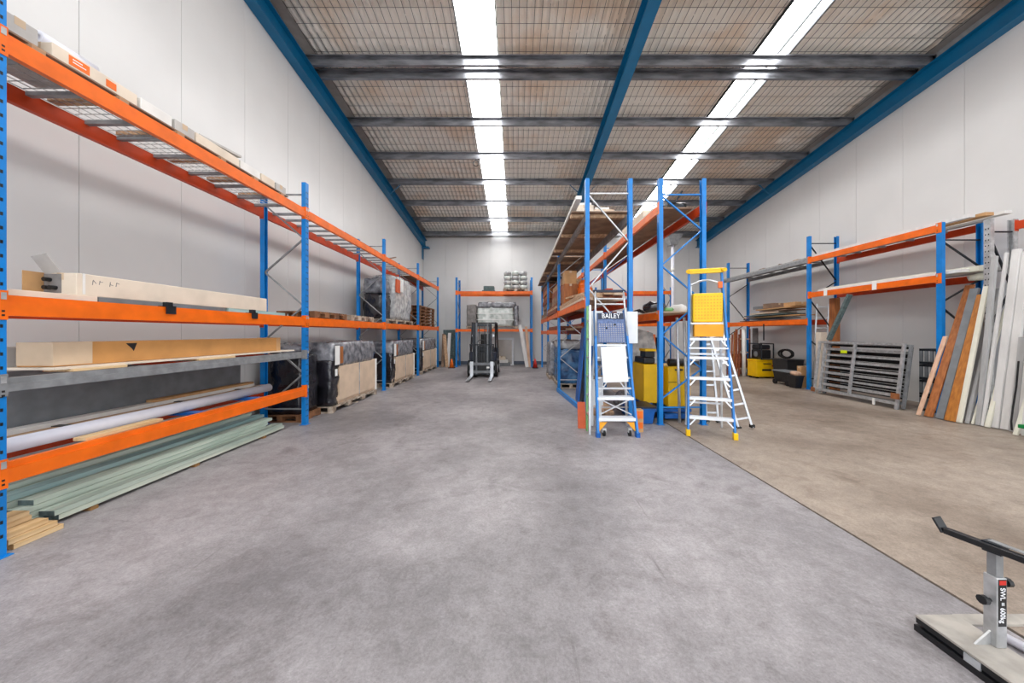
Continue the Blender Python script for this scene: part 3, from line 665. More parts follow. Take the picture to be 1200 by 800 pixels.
# ------------------------------------------------------------------ forklift (faces the camera)
def forklift():
    X, Y = -1.23, 12.2
    t = thing('forklift', 'dark forklift with silver forks parked in the aisle before the back wall', 'forklift', (X, Y+.9, 0))
    b = MB().box((X-.5, Y+.55, .22), (X+.5, Y+2.0, .62)); b.box((X-.5, Y+1.3, .62), (X+.5, Y+2.05, 1.0)); b.box((X-.5, Y+.32, .3), (X+.5, Y+.6, .9))
    bo = put('body', b, 'navy_steel', t, bevel=.03)
    put('counterweight', MB().box((X-.5, Y+2.0, .25), (X+.5, Y+2.35, .95)), 'dark_steel', t, bevel=.05)
    put('dashboard', MB().box((X-.4, Y+.48, .9), (X+.4, Y+.66, 1.12)), 'black_plastic', t, bevel=.02)
    put('steering_wheel', MB().path([Vector((X-.1+.16*math.cos(a*math.pi/7), Y+.78+.05*math.sin(a*math.pi/7), 1.2+.14*math.sin(a*math.pi/7))) for a in range(15)], .014, 6).tube((X-.1, Y+.62, 1.02), (X-.1, Y+.8, 1.2), .018, 6), 'black_plastic', t)
    put('seat', MB().box((X-.25, Y+1.25, 1.0), (X+.25, Y+1.7, 1.12)).bar((X, Y+1.68, 1.1), (X, Y+1.8, 1.55), .46, .1, (1, 0, 0)), 'black_rubber', t, bevel=.03)
    for sx in (-1, 1):
        m = MB().prism((X+sx*.30, Y+.12, .08), (X+sx*.30, Y+.12, 1.92), [(-.05, -.05), (.05, -.05), (.05, -.03), (.012, -.03), (.012, .03), (.05, .03), (.05, .05), (-.05, .05)], (1, 0, 0))
        put('outer_mast_rail', m, 'dark_steel', t)
        put('inner_mast_rail', MB().box((X+sx*.20-.03, Y+.06, .1), (X+sx*.20+.03, Y+.16, 1.96)), 'slate_board', t)
        put('lift_cylinder', MB().tube((X+sx*.33, Y+.24, .2), (X+sx*.33, Y+.24, 1.6), .03, 10), 'galvanised', t, smooth=True)
        put('chain', MB().box((X+sx*.1-.015, Y+.05, .4), (X+sx*.1+.015, Y+.06, 1.85)), 'black_plastic', t)
        fk = MB().box((X+sx*.36-.055, Y-.06, .06), (X+sx*.36+.055, Y-.02, .58))
        fk.hexa([(X+sx*.36-.055, Y-1.15, .05), (X+sx*.36+.055, Y-1.15, .05), (X+sx*.36+.055, Y-.02, .05), (X+sx*.36-.055, Y-.02, .05), (X+sx*.36-.055, Y-1.15, .062), (X+sx*.36+.055, Y-1.15, .062), (X+sx*.36+.055, Y-.02, .095), (X+sx*.36-.055, Y-.02, .095)])
        put('fork', fk, 'aluminium', t)
        for (yy, rr_) in ((Y+.42, .3), (Y+1.75, .24)):
            wh = put('wheel', MB().tube((X+sx*.36, yy, rr_), (X+sx*.54, yy, rr_), rr_, 20), 'black_rubber', t)
            put('hub', MB().tube((X+sx*.53, yy, rr_), (X+sx*.55, yy, rr_), rr_*.5, 14), 'galvanised', wh)
        put('guard_pillar', MB().path([Vector((X+sx*.46, Y+.55, .9)), Vector((X+sx*.44, Y+.8, 1.98))], .03, 8), 'black_plastic', t)
        put('guard_pillar', MB().path([Vector((X+sx*.46, Y+1.95, .95)), Vector((X+sx*.44, Y+1.75, 1.98))], .03, 8), 'black_plastic', t)
        put('headlamp', MB().tube((X+sx*.36, Y+.48, 1.5), (X+sx*.36, Y+.55, 1.5), .06, 12), 'aluminium', t)
    g = MB()
    for i in range(7): g.box((X-.44, Y+.8+i*.155, 1.97), (X+.44, Y+.84+i*.155, 2.0))
    for sx in (-1, 1): g.box((X+sx*.44-.03, Y+.76, 1.96), (X+sx*.44+.03, Y+1.8, 2.01))
    put('overhead_guard', g, 'black_plastic', t)
    for z in (.14, 1.02, 1.88): put('mast_crossbar', MB().box((X-.30, Y+.14, z-.04), (X+.30, Y+.19, z+.04)), 'dark_steel', t)
    put('carriage_bar', MB().box((X-.46, Y-.02, .44), (X+.46, Y+.04, .54)), 'slate_board', t)
    put('carriage_bar', MB().box((X-.46, Y-.02, .16), (X+.46, Y+.04, .26)), 'slate_board', t)
    br = MB()
    for i in range(7): br.box((X-.42+i*.14-.01, Y+.0, .54), (X-.42+i*.14+.01, Y+.03, 1.18))
    br.box((X-.44, Y, 1.16), (X+.44, Y+.03, 1.2))
    put('load_backrest', br, 'dark_steel', t)
    put('front_cover', MB().box((X-.17, Y+.2, .2), (X+.17, Y+.3, .9)), 'black_plastic', t)
    put('maker_plate', MB().box((X+.17, Y-.03, .34), (X+.27, Y-.022, .40)), 'paper', t)
forklift()

# ------------------------------------------------------------------ back wall rack goods
pallet('pale pallet under the white wrapped load on the back rack', -2.35, .08, 16.02, 16.8, 1.80, along='x')
t = thing('wrapped_load', 'white plastic wrapped load on the back rack above the forklift', 'wrapped load', (-1.1, 16.4, 1.931))
put('plastic_wrap', MB().crumple((-1.85, 16.03, 1.931), (-.12, 16.78, 3.0), .08, .035, 4, .08, 31), 'white_wrap', t, smooth=True)
put('dark_side', MB().crumple((-2.35, 16.05, 1.931), (-1.88, 16.75, 2.95), .08, .03, 5, .08, 32), 'dusty_grey', t, smooth=True)
put('grey_side', MB().crumple((-.1, 16.05, 1.931), (.1, 16.75, 2.9), .07, .03, 5, .05, 33), 'stretch_wrap', t, smooth=True)
put('top_film', MB().crumple((-1.85, 16.0, 2.78), (.02, 16.8, 3.06), .07, .04, 5, .1, 36), 'stretch_wrap', t, smooth=True)
for z in (2.2, 2.5): put('strap', MB().box((-1.86, 16.0, z), (-.1, 16.012, z+.03)), 'paper', t)
pallet('pale pallet under the bagged load on the top beam of the back rack', -.62, .55, 16.03, 16.82, 3.556, along='x')
t = thing('wrapped_load', 'pale wrapped stack of sacks on the top beam of the back rack', 'wrapped load', (-.05, 16.4, 3.687))
for k in range(4):
    for j in range(3):
        put('sack', MB().crumple((-.6+j*.38, 16.08, 3.687+k*.215), (-.6+j*.38+.37, 16.76, 3.687+k*.215+.21), .07, .02, 6, .35, k*7+j), 'clear_wrap' if (k+j) % 2 else 'white_wrap', t, smooth=True)
put('dark_crate', MB().box((-1.62, 16.1, 3.556), (-1.0, 16.6, 3.62)).box((-1.55, 16.12, 3.62), (-1.05, 16.55, 3.82)), 'treated_end', None, 'small dark green crate on the top beam of the back rack', 'crate', bevel=.02)
# white framed panel below, and leaning pieces
t = thing('framed_panel', 'white framed grey panel standing under the back rack right of the forklift', 'panel', (-.55, 16.9, 0))
for a, b in (((-1.0, 16.93, 0), (-.92, 16.99, 1.36)), ((-.22, 16.93, 0), (-.12, 16.99, 1.36)), ((-.92, 16.93, 1.26), (-.22, 16.99, 1.36)), ((-.92, 16.93, 0), (-.22, 16.99, .06))): put('frame_bar', MB().box(a, b), 'white_paint', t)
put('panel_face', MB().box((-.92, 16.95, .06), (-.22, 16.97, 1.26)), 'mirror_grey', t)
for i, (l, z0, h, m) in enumerate([('low dark box in front of the white framed panel', 0, .16, 'slate_board'), ('white tray on the low dark box before the white framed panel', .161, .14, 'carton_white'), ('cream carton topmost before the white framed panel', .302, .16, 'carton_cream')]):
    carton(l, (-.9, 16.45, z0), (-.28-.12*i, 16.85, z0+h), m, tape=i > 0, name='carton' if i else 'box', cat='carton' if i else 'box')
put('leaning_plank', MB().bar((.5, 15.75, .0+.02), (.17, 15.86, 1.98), .16, .03, (1, 0, 0)), 'white_board', None, 'white plank leaning on the back rack, right of the framed panel', 'plank')
put('leaning_plank', MB().bar((.62, 15.80, .02), (.45, 15.88, 1.9), .12, .03, (1, 0, 0)), 'pink_board', None, 'pale plank leaning beside the right post of the back rack', 'plank')
put('leaning_plank', MB().bar((-3.19, 15.72, .02), (-3.35, 15.95, 1.5), .14, .04, (1, 0, 0)), 'tan_timber', None, 'tan plank leaning left of the back rack', 'plank')
put('leaning_plank', MB().bar((-3.42, 15.85, .02), (-3.45, 16.2, 1.55), .12, .05, (1, 0, 0)), 'mdf_brown', None, 'brown plank leaning nearest the end of the left rack', 'plank')
put('leaning_plank', MB().bar((-3.22, 16.05, .02), (-3.2, 16.4, 1.6), .14, .05, (1, 0, 0)), 'white_board', None, 'white plank standing between the two planks left of the back rack', 'plank')
put('dark_box', MB().box((-3.5, 16.5, 0), (-3.0, 17.0, .3)).box((-3.52, 16.45, 1.5), (-2.98, 17.0, 1.75)).box((-3.5, 16.6, .3), (-3.0, 16.95, 1.5)), 'treated_end', None, 'dark cupboard against the back wall in the left corner', 'cupboard')
def cone(label, x, y, m='orange_plastic'):
    t = thing('traffic_cone', label, 'cone', (x, y, 0))
    put('base', MB().box((x-.14, y-.14, 0), (x+.14, y+.14, .03)), 'black_rubber', t); put('cone', MB().tube((x, y, .03), (x, y, .42), .11, 16, .025), m, t, smooth=True)
cone('small orange cone at the left post of the back rack', -2.95, 15.6); cone('small orange-red cone at the right post of the back rack', .86, 15.6, 'red_plastic')

# ------------------------------------------------------------------ middle rack goods
# top level of the aisle rack: sheets with bearers
for i, y in enumerate((6.25, 7.5, 8.9, 10.4, 12.2, 14.2)):
    put('timber_bearer', MB().box((1.0, y, 3.711), (2.12, y+.09, 3.77)), 'tan_timber', None, 'pale bearer under the brown sheets on top of the aisle rack, %s from the front' % ['first', 'second', 'third', 'fourth', 'fifth', 'sixth'][i], 'bearer', 'bearers on top of the aisle rack')
for i, (y0, y1) in enumerate([(6.15, 9.6), (9.8, 12.9), (13.1, 15.8)]):
    for k in range(3):
        put('sheet_panel', MB().box((1.0+.02*k, y0+.05*k, 3.771+k*.022), (2.1, y1, 3.771+k*.022+.02)), ['mdf_brown', 'tan_timber', 'carton_white'][k], None, '%s sheet of the %s pile on top of the aisle rack' % (['brown lowest', 'tan middle', 'white top'][k], ['front', 'middle', 'far'][i]), 'sheet', 'sheets on top of the aisle rack')
put('long_batten', MB().box((1.0, 5.72, 3.84), (1.10, 15.0, 3.90)), 'carton_white', None, 'long white batten along the aisle edge on top of the aisle rack', 'batten', bevel=.003)
for i, (x0, x1, y0, y1, h, m, l) in enumerate([(1.12, 1.45, 6.4, 8.6, .16, 'carton_cream', 'cream carton nearest the camera on top of the aisle rack'), (1.55, 1.95, 6.8, 8.8, .22, 'cardboard_pale', 'pale cardboard carton beside the cream one on top of the aisle rack'), (1.15, 1.5, 10.0, 12.0, .12, 'tan_timber', 'tan timber bundle midway along the top of the aisle rack')]):
    carton(l, (x0, y0, 3.84), (x1, y1, 3.84+h), m, tape=i < 2, name='carton' if i < 2 else 'timber_bundle', cat='carton' if i < 2 else 'timber')
for i, (x, y) in enumerate([(1.30, 6.5), (1.75, 6.9)]):
    put('paper_roll', MB().tube((x-.14, y+.08, 4.055+.06*i), (x+.14, y+.08, 4.055+.06*i), .05, 14, hollow=.02), 'carton_white', None, ['white paper roll on the nearest carton atop the aisle rack', 'white paper roll on the pale carton atop the aisle rack'][i], 'roll', smooth=True)
# timber on level two of the aisle rack
def timber_pile(x0, x1, ya, yb, z, cols, lay, mats, phrase, group, th=.045, name='timber_board'):
    wd = (x1-x0)/cols; words = ['first', 'second', 'third', 'fourth', 'fifth', 'sixth', 'seventh', 'eighth']
    for k in range(lay):
        for c in range(cols):
            d = R.uniform(-.12, .12)
            put(name, MB().box((x0+c*wd+.004, ya+d, z+k*(th+.003)), (x0+(c+1)*wd-.004, yb+d*.6, z+k*(th+.003)+th)), R.choice(mats), None,
                phrase % (od[k], words[c]), 'board', group, bevel=.002)
timber_pile(1.2, 1.98, 6.3, 9.5, 2.202, 4, 3, ['tan_timber', 'reddish_timber', 'cardboard_pale', 'tan_timber'], 'timber board, %s layer, %s from the aisle, on the front bay of the aisle rack', 'boards in the front bay of the aisle rack')
timber_pile(1.16, 1.98, 9.9, 12.8, 2.202, 3, 4, ['tan_timber', 'reddish_timber', 'pink_board'], 'timber board, %s layer, %s from the aisle, on the second bay of the aisle rack', 'boards in the second bay of the aisle rack', .06)
timber_pile(1.16, 1.98, 13.2, 15.7, 2.202, 3, 3, ['tan_timber', 'mdf_brown'], 'timber board, %s layer, %s from the aisle, on the far bay of the aisle rack', 'boards in the far bay of the aisle rack', .06)
timber_pile(1.2, 1.95, 10.0, 12.7, 1.682, 3, 2, ['tan_timber', 'reddish_timber'], 'timber board, %s layer, %s from the aisle, on the low shelf of the aisle rack', 'boards on the low shelf of the aisle rack', .06)
put('angled_plank', MB().bar((1.48, 6.6, 2.39), (1.38, 8.9, 2.50), .2, .04, (1, 0, 0)), 'tan_timber', None, 'tan plank lying askew on the front pile of the aisle rack', 'plank', bevel=.003)
put('red_beam', MB().box((1.72, 6.5, 2.349), (1.84, 8.4, 2.45)), 'red_and_shaded_orange', None, 'spare red-orange beam on the front timber pile of the aisle rack', 'beam', bevel=.004)
for i, (x, y, m, l) in enumerate([(1.3, 9.9, 'red_plastic', 'red strap coil under the top sheets of the aisle rack'), (1.7, 9.5, 'orange_plastic', 'orange strap coil hanging inside the aisle rack')]): pass
put('orange_tarp', MB().crumple((1.55, 8.5, 2.40), (1.90, 8.88, 2.95), .06, .08, 5, .4, 50), 'orange_plastic', None, 'crumpled orange tarpaulin bundle on the front timber of the aisle rack', 'tarpaulin', smooth=True)
for k in range(6): put('stored_sheet', MB().box((1.2+R.uniform(0, .06), 13.3, 2.4+k*.19), (1.95, 15.6, 2.4+k*.19+.18)), R.choice(['reddish_timber', 'mdf_brown', 'brown_board']), None, 'thick brown sheet, %s from the bottom, in the far bay of the aisle rack' % od[k], 'sheet', 'thick sheets in the far bay')
for k in range(4): put('stored_sheet', MB().box((1.3+R.uniform(0, .06), 10.1, 2.462+k*.19), (1.95, 12.6, 2.462+k*.19+.17)), R.choice(['reddish_timber', 'tan_timber', 'mdf_brown']), None, 'thick brown sheet, %s from the bottom, in the second bay of the aisle rack' % od[k], 'sheet', 'thick sheets in the second bay')
carton('reddish brown carton on the far end of the front timber in the aisle rack', (1.26, 9.02, 2.352), (1.62, 9.5, 2.9), 'brown_board')
carton('pale brown carton on the reddish one in the aisle rack', (1.28, 9.03, 2.901), (1.6, 9.45, 3.25), 'cardboard')
carton('tan carton beside the orange tarpaulin in the aisle rack', (1.66, 9.05, 2.352), (1.94, 9.5, 2.8), 'cardboard_pale')
# floor level of the aisle rack
pallet('pallet under the blue wrapped load in the aisle rack', 1.22, 1.95, 9.85, 11.6, 0)
t = thing('wrapped_load', 'blue wrapped load on the floor of the aisle rack', 'wrapped load', (1.6, 10.5, .131))
put('blue_film', MB().crumple((1.24, 9.88, .131), (1.94, 11.5, 1.15), .08, .04, 4, .08, 61), 'blue_wrap', t, smooth=True)
put('top_film', MB().crumple((1.24, 9.88, 1.13), (1.94, 11.5, 1.38), .07, .04, 5, .15, 62), 'clear_wrap', t, smooth=True)
pallet('pallet under the grey wrapped load in the aisle rack', 1.12, 1.95, 11.75, 12.8, 0)
t = thing('wrapped_load', 'grey wrapped load on the floor of the aisle rack behind the blue one', 'wrapped load', (1.55, 12.3, .131))
put('grey_film', MB().crumple((1.12, 11.78, .131), (1.94, 12.75, 1.3), .09, .03, 4, .06, 63), 'stretch_wrap', t, smooth=True)
for i, (dx, m, l) in enumerate([(0, 'blue_plastic', 'blue sheet leaning first on the aisle rack front frame'), (.07, 'navy_steel', 'dark blue sheet leaning behind the first blue sheet in the aisle rack'), (.14, 'blue_plastic', 'blue sheet leaning third in the aisle rack')]):
    put('leaning_sheet', MB().bar((1.42+dx*1.6, 7.95+dx, .01), (1.58+dx*1.6, 8.0+dx, 1.7), .36, .03, (0, 1, 0)), m, None, l, 'sheet')
put('floor_beam', MB().bar((1.13, 9.35, .05), (1.36, 6.55, .05), .05, .1, (1, 0, 0)), 'rack_blue', None, 'spare blue beam lying on the floor at the foot of the aisle rack', 'beam', bevel=.004)
timber_pile(1.5, 1.86, 6.5, 7.4, .0, 2, 3, ['tan_timber', 'pink_board'], 'short timber board on the floor, %s layer, %s from the aisle, inside the aisle rack', 'boards on the floor of the aisle rack', .05)
# signs and boards at the end frame
put('white_sign', MB().box((1.21, 5.895, 1.38), (1.50, 5.91, 1.98)), 'white_paint', None, 'white blank board on the aisle rack left post behind the stepladder', 'sign', bevel=.004)
put('white_sign', MB().box((1.74, 5.895, 1.42), (2.10, 5.91, 1.97)), 'white_paint', None, 'white blank board on the aisle rack right post behind the stepladder', 'sign', bevel=.004)
put('white_sign', MB().box((1.22, 5.885, .35), (1.50, 5.90, .80)).box((1.29, 5.885, 0), (1.33, 5.90, .35)).box((1.42, 5.885, 0), (1.47, 5.90, .35)), 'white_paint', None, 'white low board on the floor behind the left stepladder', 'sign')
put('terracotta_board', MB().bar((1.10, 5.72, .0), (1.11, 5.84, .42), .13, .03, (1, 0, 0)), 'terracotta', None, 'orange brown board standing at the foot of the aisle rack left post', 'board', bevel=.004)

# right-hand middle rack goods
put('shelf_sheet', MB().box((2.5, 6.1, 1.966), (3.3, 9.62, 1.985)), 'cardboard_pale', None, 'pale sheet lying as shelf on the rack behind the right stepladder', 'sheet')
timber_pile(2.52, 3.28, 9.9, 12.8, 1.966, 3, 4, ['reddish_timber', 'brown_board'], 'reddish timber board, %s layer, %s from the left, second bay of right middle rack', 'boards in the right middle rack', .06)
def tool_bag(label, x, y, z, m, s=1., seed=0):
    put('tool_bag', MB().crumple((x-.2*s, y-.25*s, z), (x+.2*s, y+.25*s, z+.22*s), .05, .04, 6, .4, seed), m, None, label, 'bag', smooth=True)
tool_bag('black tool bag on the pale shelf sheet in the right middle rack', 2.75, 6.8, 1.986, 'black_wrap', 1, 71)
tool_bag('green cloth bundle on the pale shelf sheet in the right middle rack', 2.82, 6.3, 1.986, 'fibreglass_green', .4, 72)
tool_bag('grey cloth bundle behind the yellow tray on the pale shelf sheet', 3.15, 6.7, 1.986, 'carton_white', .8, 73)
put('cable_bundle', MB().path([Vector((2.5+.13*i, 7.4-.1*math.sin(i*1.7), 2.03+.05*abs(math.sin(i*1.3)))) for i in range(6)], .035, 8), 'black_rubber', None, 'black cable lying across the pale shelf sheet in the right middle rack', 'cable')
for i in range(3):
    put('sheet_panel', MB().box((2.58, 6.2+.08*i, 3.856+i*.03), (3.21, 12.0, 3.883+i*.03)), ['mdf_brown', 'tan_timber', 'carton_white'][i], None, ['brown lowest sheet on top of the right middle rack', 'tan middle sheet on top of the right middle rack', 'white uppermost sheet on top of the right middle rack'][i], 'sheet', 'sheets on the right middle rack')
carton('cream carton on the sheets atop the right middle rack', (2.6, 7.0, 3.945), (3.0, 8.4, 4.12), 'carton_cream')
t = thing('winch', 'dark winch machine on top of the right middle rack', 'machine', (3.1, 6.55, 3.945))
put('motor', MB().tube((2.95, 6.6, 4.03), (3.25, 6.6, 4.03), .085, 14), 'black_plastic', t, smooth=True)
put('housing', MB().box((3.0, 6.5, 3.945), (3.2, 6.7, 4.06)), 'dark_steel', t, bevel=.01)
put('lever', MB().tube((3.05, 6.55, 4.1), (3.16, 6.5, 4.3), .018, 8), 'dark_steel', t)
# yellow machine under the right middle rack
def machine():
    x0, y0 = 2.42, 6.45
    t = thing('floor_machine', 'yellow twin-cabinet machine on a wheeled blue base inside the right middle rack', 'machine', (2.85, 6.8, 0))
    put('cabinet', MB().box((2.43, 6.5, .26), (2.73, 7.2, 1.0)), 'yellow_paint', t, bevel=.02)
    c = put('cabinet', MB().box((2.83, 6.35, .22), (3.25, 7.1, .97)), 'yellow_paint', t, bevel=.02)
    put('panel_seam', MB().box((2.83, 6.345, .68), (3.21, 6.352, .69)), 'dark_steel', c)
    put('handle', MB().box((2.95, 6.33, .9), (3.09, 6.35, .93)), 'dark_steel', c)
    put('black_cover', MB().box((2.45, 6.55, 1.001), (2.67, 7.1, 1.13)), 'black_plastic', t, bevel=.03)
    put('tool_head', MB().box((2.50, 6.6, 1.131), (2.68, 6.9, 1.24)), 'black_plastic', t, bevel=.01); put('tool_head', MB().tube((2.9, 6.5, 1.04), (3.18, 6.5, 1.04), .07, 12), 'black_plastic', t)
    put('yellow_cap', MB().box((2.5, 6.62, 1.241), (2.72, 6.95, 1.29)), 'yellow_paint', t, bevel=.01)
    put('base_frame', MB().box((2.4, 6.3, .14), (3.24, 7.2, .2)).box((2.70, 6.2, .04), (3.2, 6.35, .12)).box((2.44, 6.5, .19), (2.6, 7.1, .27)).box((2.9, 6.5, .19), (3.1, 7.1, .27)), 'blue_plastic', t, bevel=.01)
    for x in (2.48, 2.78, 3.12):
        for y in (6.45, 7.0):
            wh = put('wheel', MB().tube((x-.03, y, .085), (x+.03, y, .085), .08, 16), 'black_rubber', t); put('hub', MB().tube((x-.034, y, .085), (x+.034, y, .085), .035, 10), 'galvanised', wh)
machine()
put('white_sheet', MB().add([(2.44, 7.3, 0), (3.02, 7.3, 0), (3.06, 7.42, 1.2), (2.98, 7.46, 1.6), (2.55, 7.46, 1.72), (2.42, 7.42, 1.2), (2.44, 7.33, 0), (3.02, 7.33, 0), (3.06, 7.45, 1.2), (2.98, 7.49, 1.6), (2.55, 7.49, 1.72), (2.42, 7.45, 1.2)],
    [(0, 1, 2, 3, 4, 5), (11, 10, 9, 8, 7, 6)]+[(i, i+6, (i+1) % 6+6, (i+1) % 6) for i in range(6)]), 'clear_wrap', None, 'translucent white sheet leaning behind the yellow machine', 'sheet')
for i, (x, z, m, l) in enumerate([(2.05, 0, 'blue_plastic', 'blue plastic tub on the floor between the two middle racks'), (1.84, .0, 'orange_plastic', 'small orange box at the right foot of the left stepladder')]):
    if i == 0:
        t = put('plastic_tub', MB().hexa([(2.08, 6.0, 0), (2.40, 6.0, 0), (2.40, 6.4, 0), (2.08, 6.4, 0), (2.04, 5.96, .3), (2.44, 5.96, .3), (2.44, 6.44, .3), (2.04, 6.44, .3)]), m, None, l, 'tub', bevel=.01)
        put('rim', MB().box((2.03, 5.95, .28), (2.45, 6.45, .31)), 'navy_steel', t)
    else:
        t = put('small_box', MB().box((1.93, 5.5, 0), (2.05, 5.62, .36)), 'cardboard', None, 'small tan box with orange labels at the right foot of the left stepladder', 'box', bevel=.004)
        put('orange_label', MB().box((1.94, 5.498, .22), (2.04, 5.5, .34)).box((1.94, 5.498, .06), (2.04, 5.5, .16)), 'orange_plastic', t)
for i, (m, l) in enumerate([('blue_plastic', 'dark blue bag beside the blue tub between the middle racks'), ('stretch_wrap', 'grey bag beside the yellow machine between the middle racks')]):
    put('plastic_bag', MB().crumple((2.08+.0*i, 6.5+.45*i, 0), (2.34, 6.9+.45*i, .28+.1*i), .05, .04, 7, .4, 80+i), m, None, l, 'bag', smooth=True)
for i, (m, l) in enumerate([('blue_plastic', 'blue tool case standing behind the yellow machine'), ('red_plastic', 'red tool case standing behind the yellow machine'), ('orange_plastic', 'orange tool case standing behind the yellow machine'), ('navy_steel', 'navy tool case standing behind the yellow machine')]):
    o = put('tool_case', MB().box((2.72+.15*i, 7.7, 0), (2.85+.15*i, 8.1, 1.5+.07*((i*2) % 3))), m, None, l, 'case', bevel=.02)
    put('latch', MB().box((2.75+.15*i, 7.69, 1.0), (2.82+.15*i, 7.70, 1.06)), 'galvanised', o)

# ------------------------------------------------------------------ stepladders
def ladder_left():
    t = thing('step_ladder', 'blue platform stepladder with white steps and lettered panel at the aisle rack', 'ladder', (1.56, 5.5, 0))
    def rail(s, z): return Vector((1.56+s*(.305-.06*z/2), 5.25+.24*z, z))
    for s in (-1, 1):
        put('side_rail', MB().bar(rail(s, .05), rail(s, 1.98), .035, .08, (1, 0, 0)), 'fibreglass_blue', t, bevel=.004)
        put('guard_post', MB().tube(rail(s, 1.55)+Vector((0, -.03, 0)), Vector((1.56+s*.235, 5.72, 2.30)), .016, 10), 'aluminium', t, smooth=True)
        put('rear_leg', MB().bar(Vector((1.56+s*.24, 5.72, 1.45)), Vector((1.56+s*.33, 5.83, .03)), .03, .05, (1, 0, 0)), 'aluminium', t)
        ca = put('caster', MB().tube((1.56+s*.2-.018, 5.3, .055), (1.56+s*.2+.018, 5.3, .055), .052, 14), 'black_rubber', t)
        put('caster_fork', MB().box((1.56+s*.2-.03, 5.27, .06), (1.56+s*.2+.03, 5.33, .13)), 'galvanised', ca)
        put('foot_bracket', MB().box(rail(s, .0)-Vector((.03, .04, 0)), rail(s, .0)+Vector((.03, .05, .07))), 'blue_plastic', t)
        put('corner_gusset', MB().add([(1.56+s*.27, 5.285, .22), (1.56+s*.15, 5.285, .22), (1.56+s*.28, 5.265, .08), (1.56+s*.27, 5.295, .22), (1.56+s*.15, 5.295, .22), (1.56+s*.28, 5.275, .08)], [(0, 1, 2), (5, 4, 3), (0, 3, 4, 1), (1, 4, 5, 2), (2, 5, 3, 0)]), 'deep_yellow', t)
    for z in (.26, .57):
        y = 5.25+.24*z; st = put('step', MB().box((1.56-.285, y-.05, z-.022), (1.56+.285, y+.14, z+.022)), 'white_paint', t, bevel=.004)
    for z in (.72, .88, 1.2, 1.40): put('rung', MB().box((1.56-.27, 5.25+.24*z-.01, z-.014), (1.56+.27, 5.25+.24*z+.03, z+.014)), 'aluminium', t)
    for s in (-1, 1): put('cross_strut', MB().bar((1.56-s*.25, 5.36, .32), (1.56+s*.25, 5.385, .56), .018, .01, (0, 0, 1)), 'aluminium', t); put('cross_strut', MB().bar((1.56+s*.25, 5.47, .62), (1.56+s*.1, 5.47, .82), .018, .01, (0, 0, 1)), 'aluminium', t)
    put('platform', MB().bar((1.575, 5.40, .82), (1.555, 5.50, 1.38), .40, .03, (1, 0, 0)), 'white_paint', t, label='white folded platform', bevel=.01)
    pn = put('back_panel', MB().bar((1.56, 5.565, 1.44), (1.56, 5.665, 1.93), .45, .02, (1, 0, 0)), 'ladder_panel', t, label='grey blue perforated panel with white lettering', bevel=.015)
    mb = MB()
    ax = Vector((0, .1, .49)).normalized()
    for i in range(11):
        for j in range(9):
            c = Vector((1.56-.19+i*.038, 5.565-.0125+.1*(.06+j*.07), 1.44+.49*(.06+j*.07))); mb.bar(c-ax*.008, c+ax*.008, .016, .004, (1, 0, 0))
    put('perforations', mb, 'carton_grey', pn, kind='stuff')
    tilt = math.atan2(.1, .49)
    put('lettering_band', MB().bar((1.56, 5.633, 1.83), (1.56, 5.652, 1.925), .42, .018, (1, 0, 0)), 'navy_steel', pn)
    text('lettering', 'BAILEY', .115, Matrix.Translation((1.56, 5.629, 1.877)) @ Matrix.Rotation(math.pi/2-tilt, 4, 'X'), 'text_white', pn, .86)
    put('top_bar', MB().bar((1.56-.27, 5.72, 2.30), (1.56+.27, 5.72, 2.30), .03, .045, (0, 1, 0)), 'navy_steel', t, bevel=.008)
    put('guard_bar', MB().tube((1.56-.235, 5.70, 2.08), (1.56+.235, 5.70, 2.08), .014, 8), 'aluminium', t)
    put('guard_bar', MB().tube((1.56-.235, 5.71, 2.17), (1.56+.235, 5.71, 2.17), .014, 8), 'aluminium', t)
    for x, z in ((1.48, 1.68), (1.62, 1.74)): put('bolt', MB().tube((x, 5.595, z), (x, 5.62, z), .016, 10), 'black_plastic', t)
ladder_left()
t = thing('straight_ladder', 'folded green-railed ladder standing against the left side of the lettered stepladder', 'ladder', (1.18, 5.5, 0))
for y, m in ((5.38, 'aluminium'), (5.58, 'fibreglass_green')):
    put('side_rail', MB().bar((1.155, y, .0), (1.195, y+.16, 2.05), .03, .05, (1, 0, 0)), m, t)
for z in (.3, .6, .9, 1.2, 1.5, 1.8): put('rung', MB().bar((1.157+.02*z, 5.40+.08*z, z), (1.157+.02*z, 5.60+.08*z, z), .028, .028, (1, 0, 0)), 'aluminium', t)

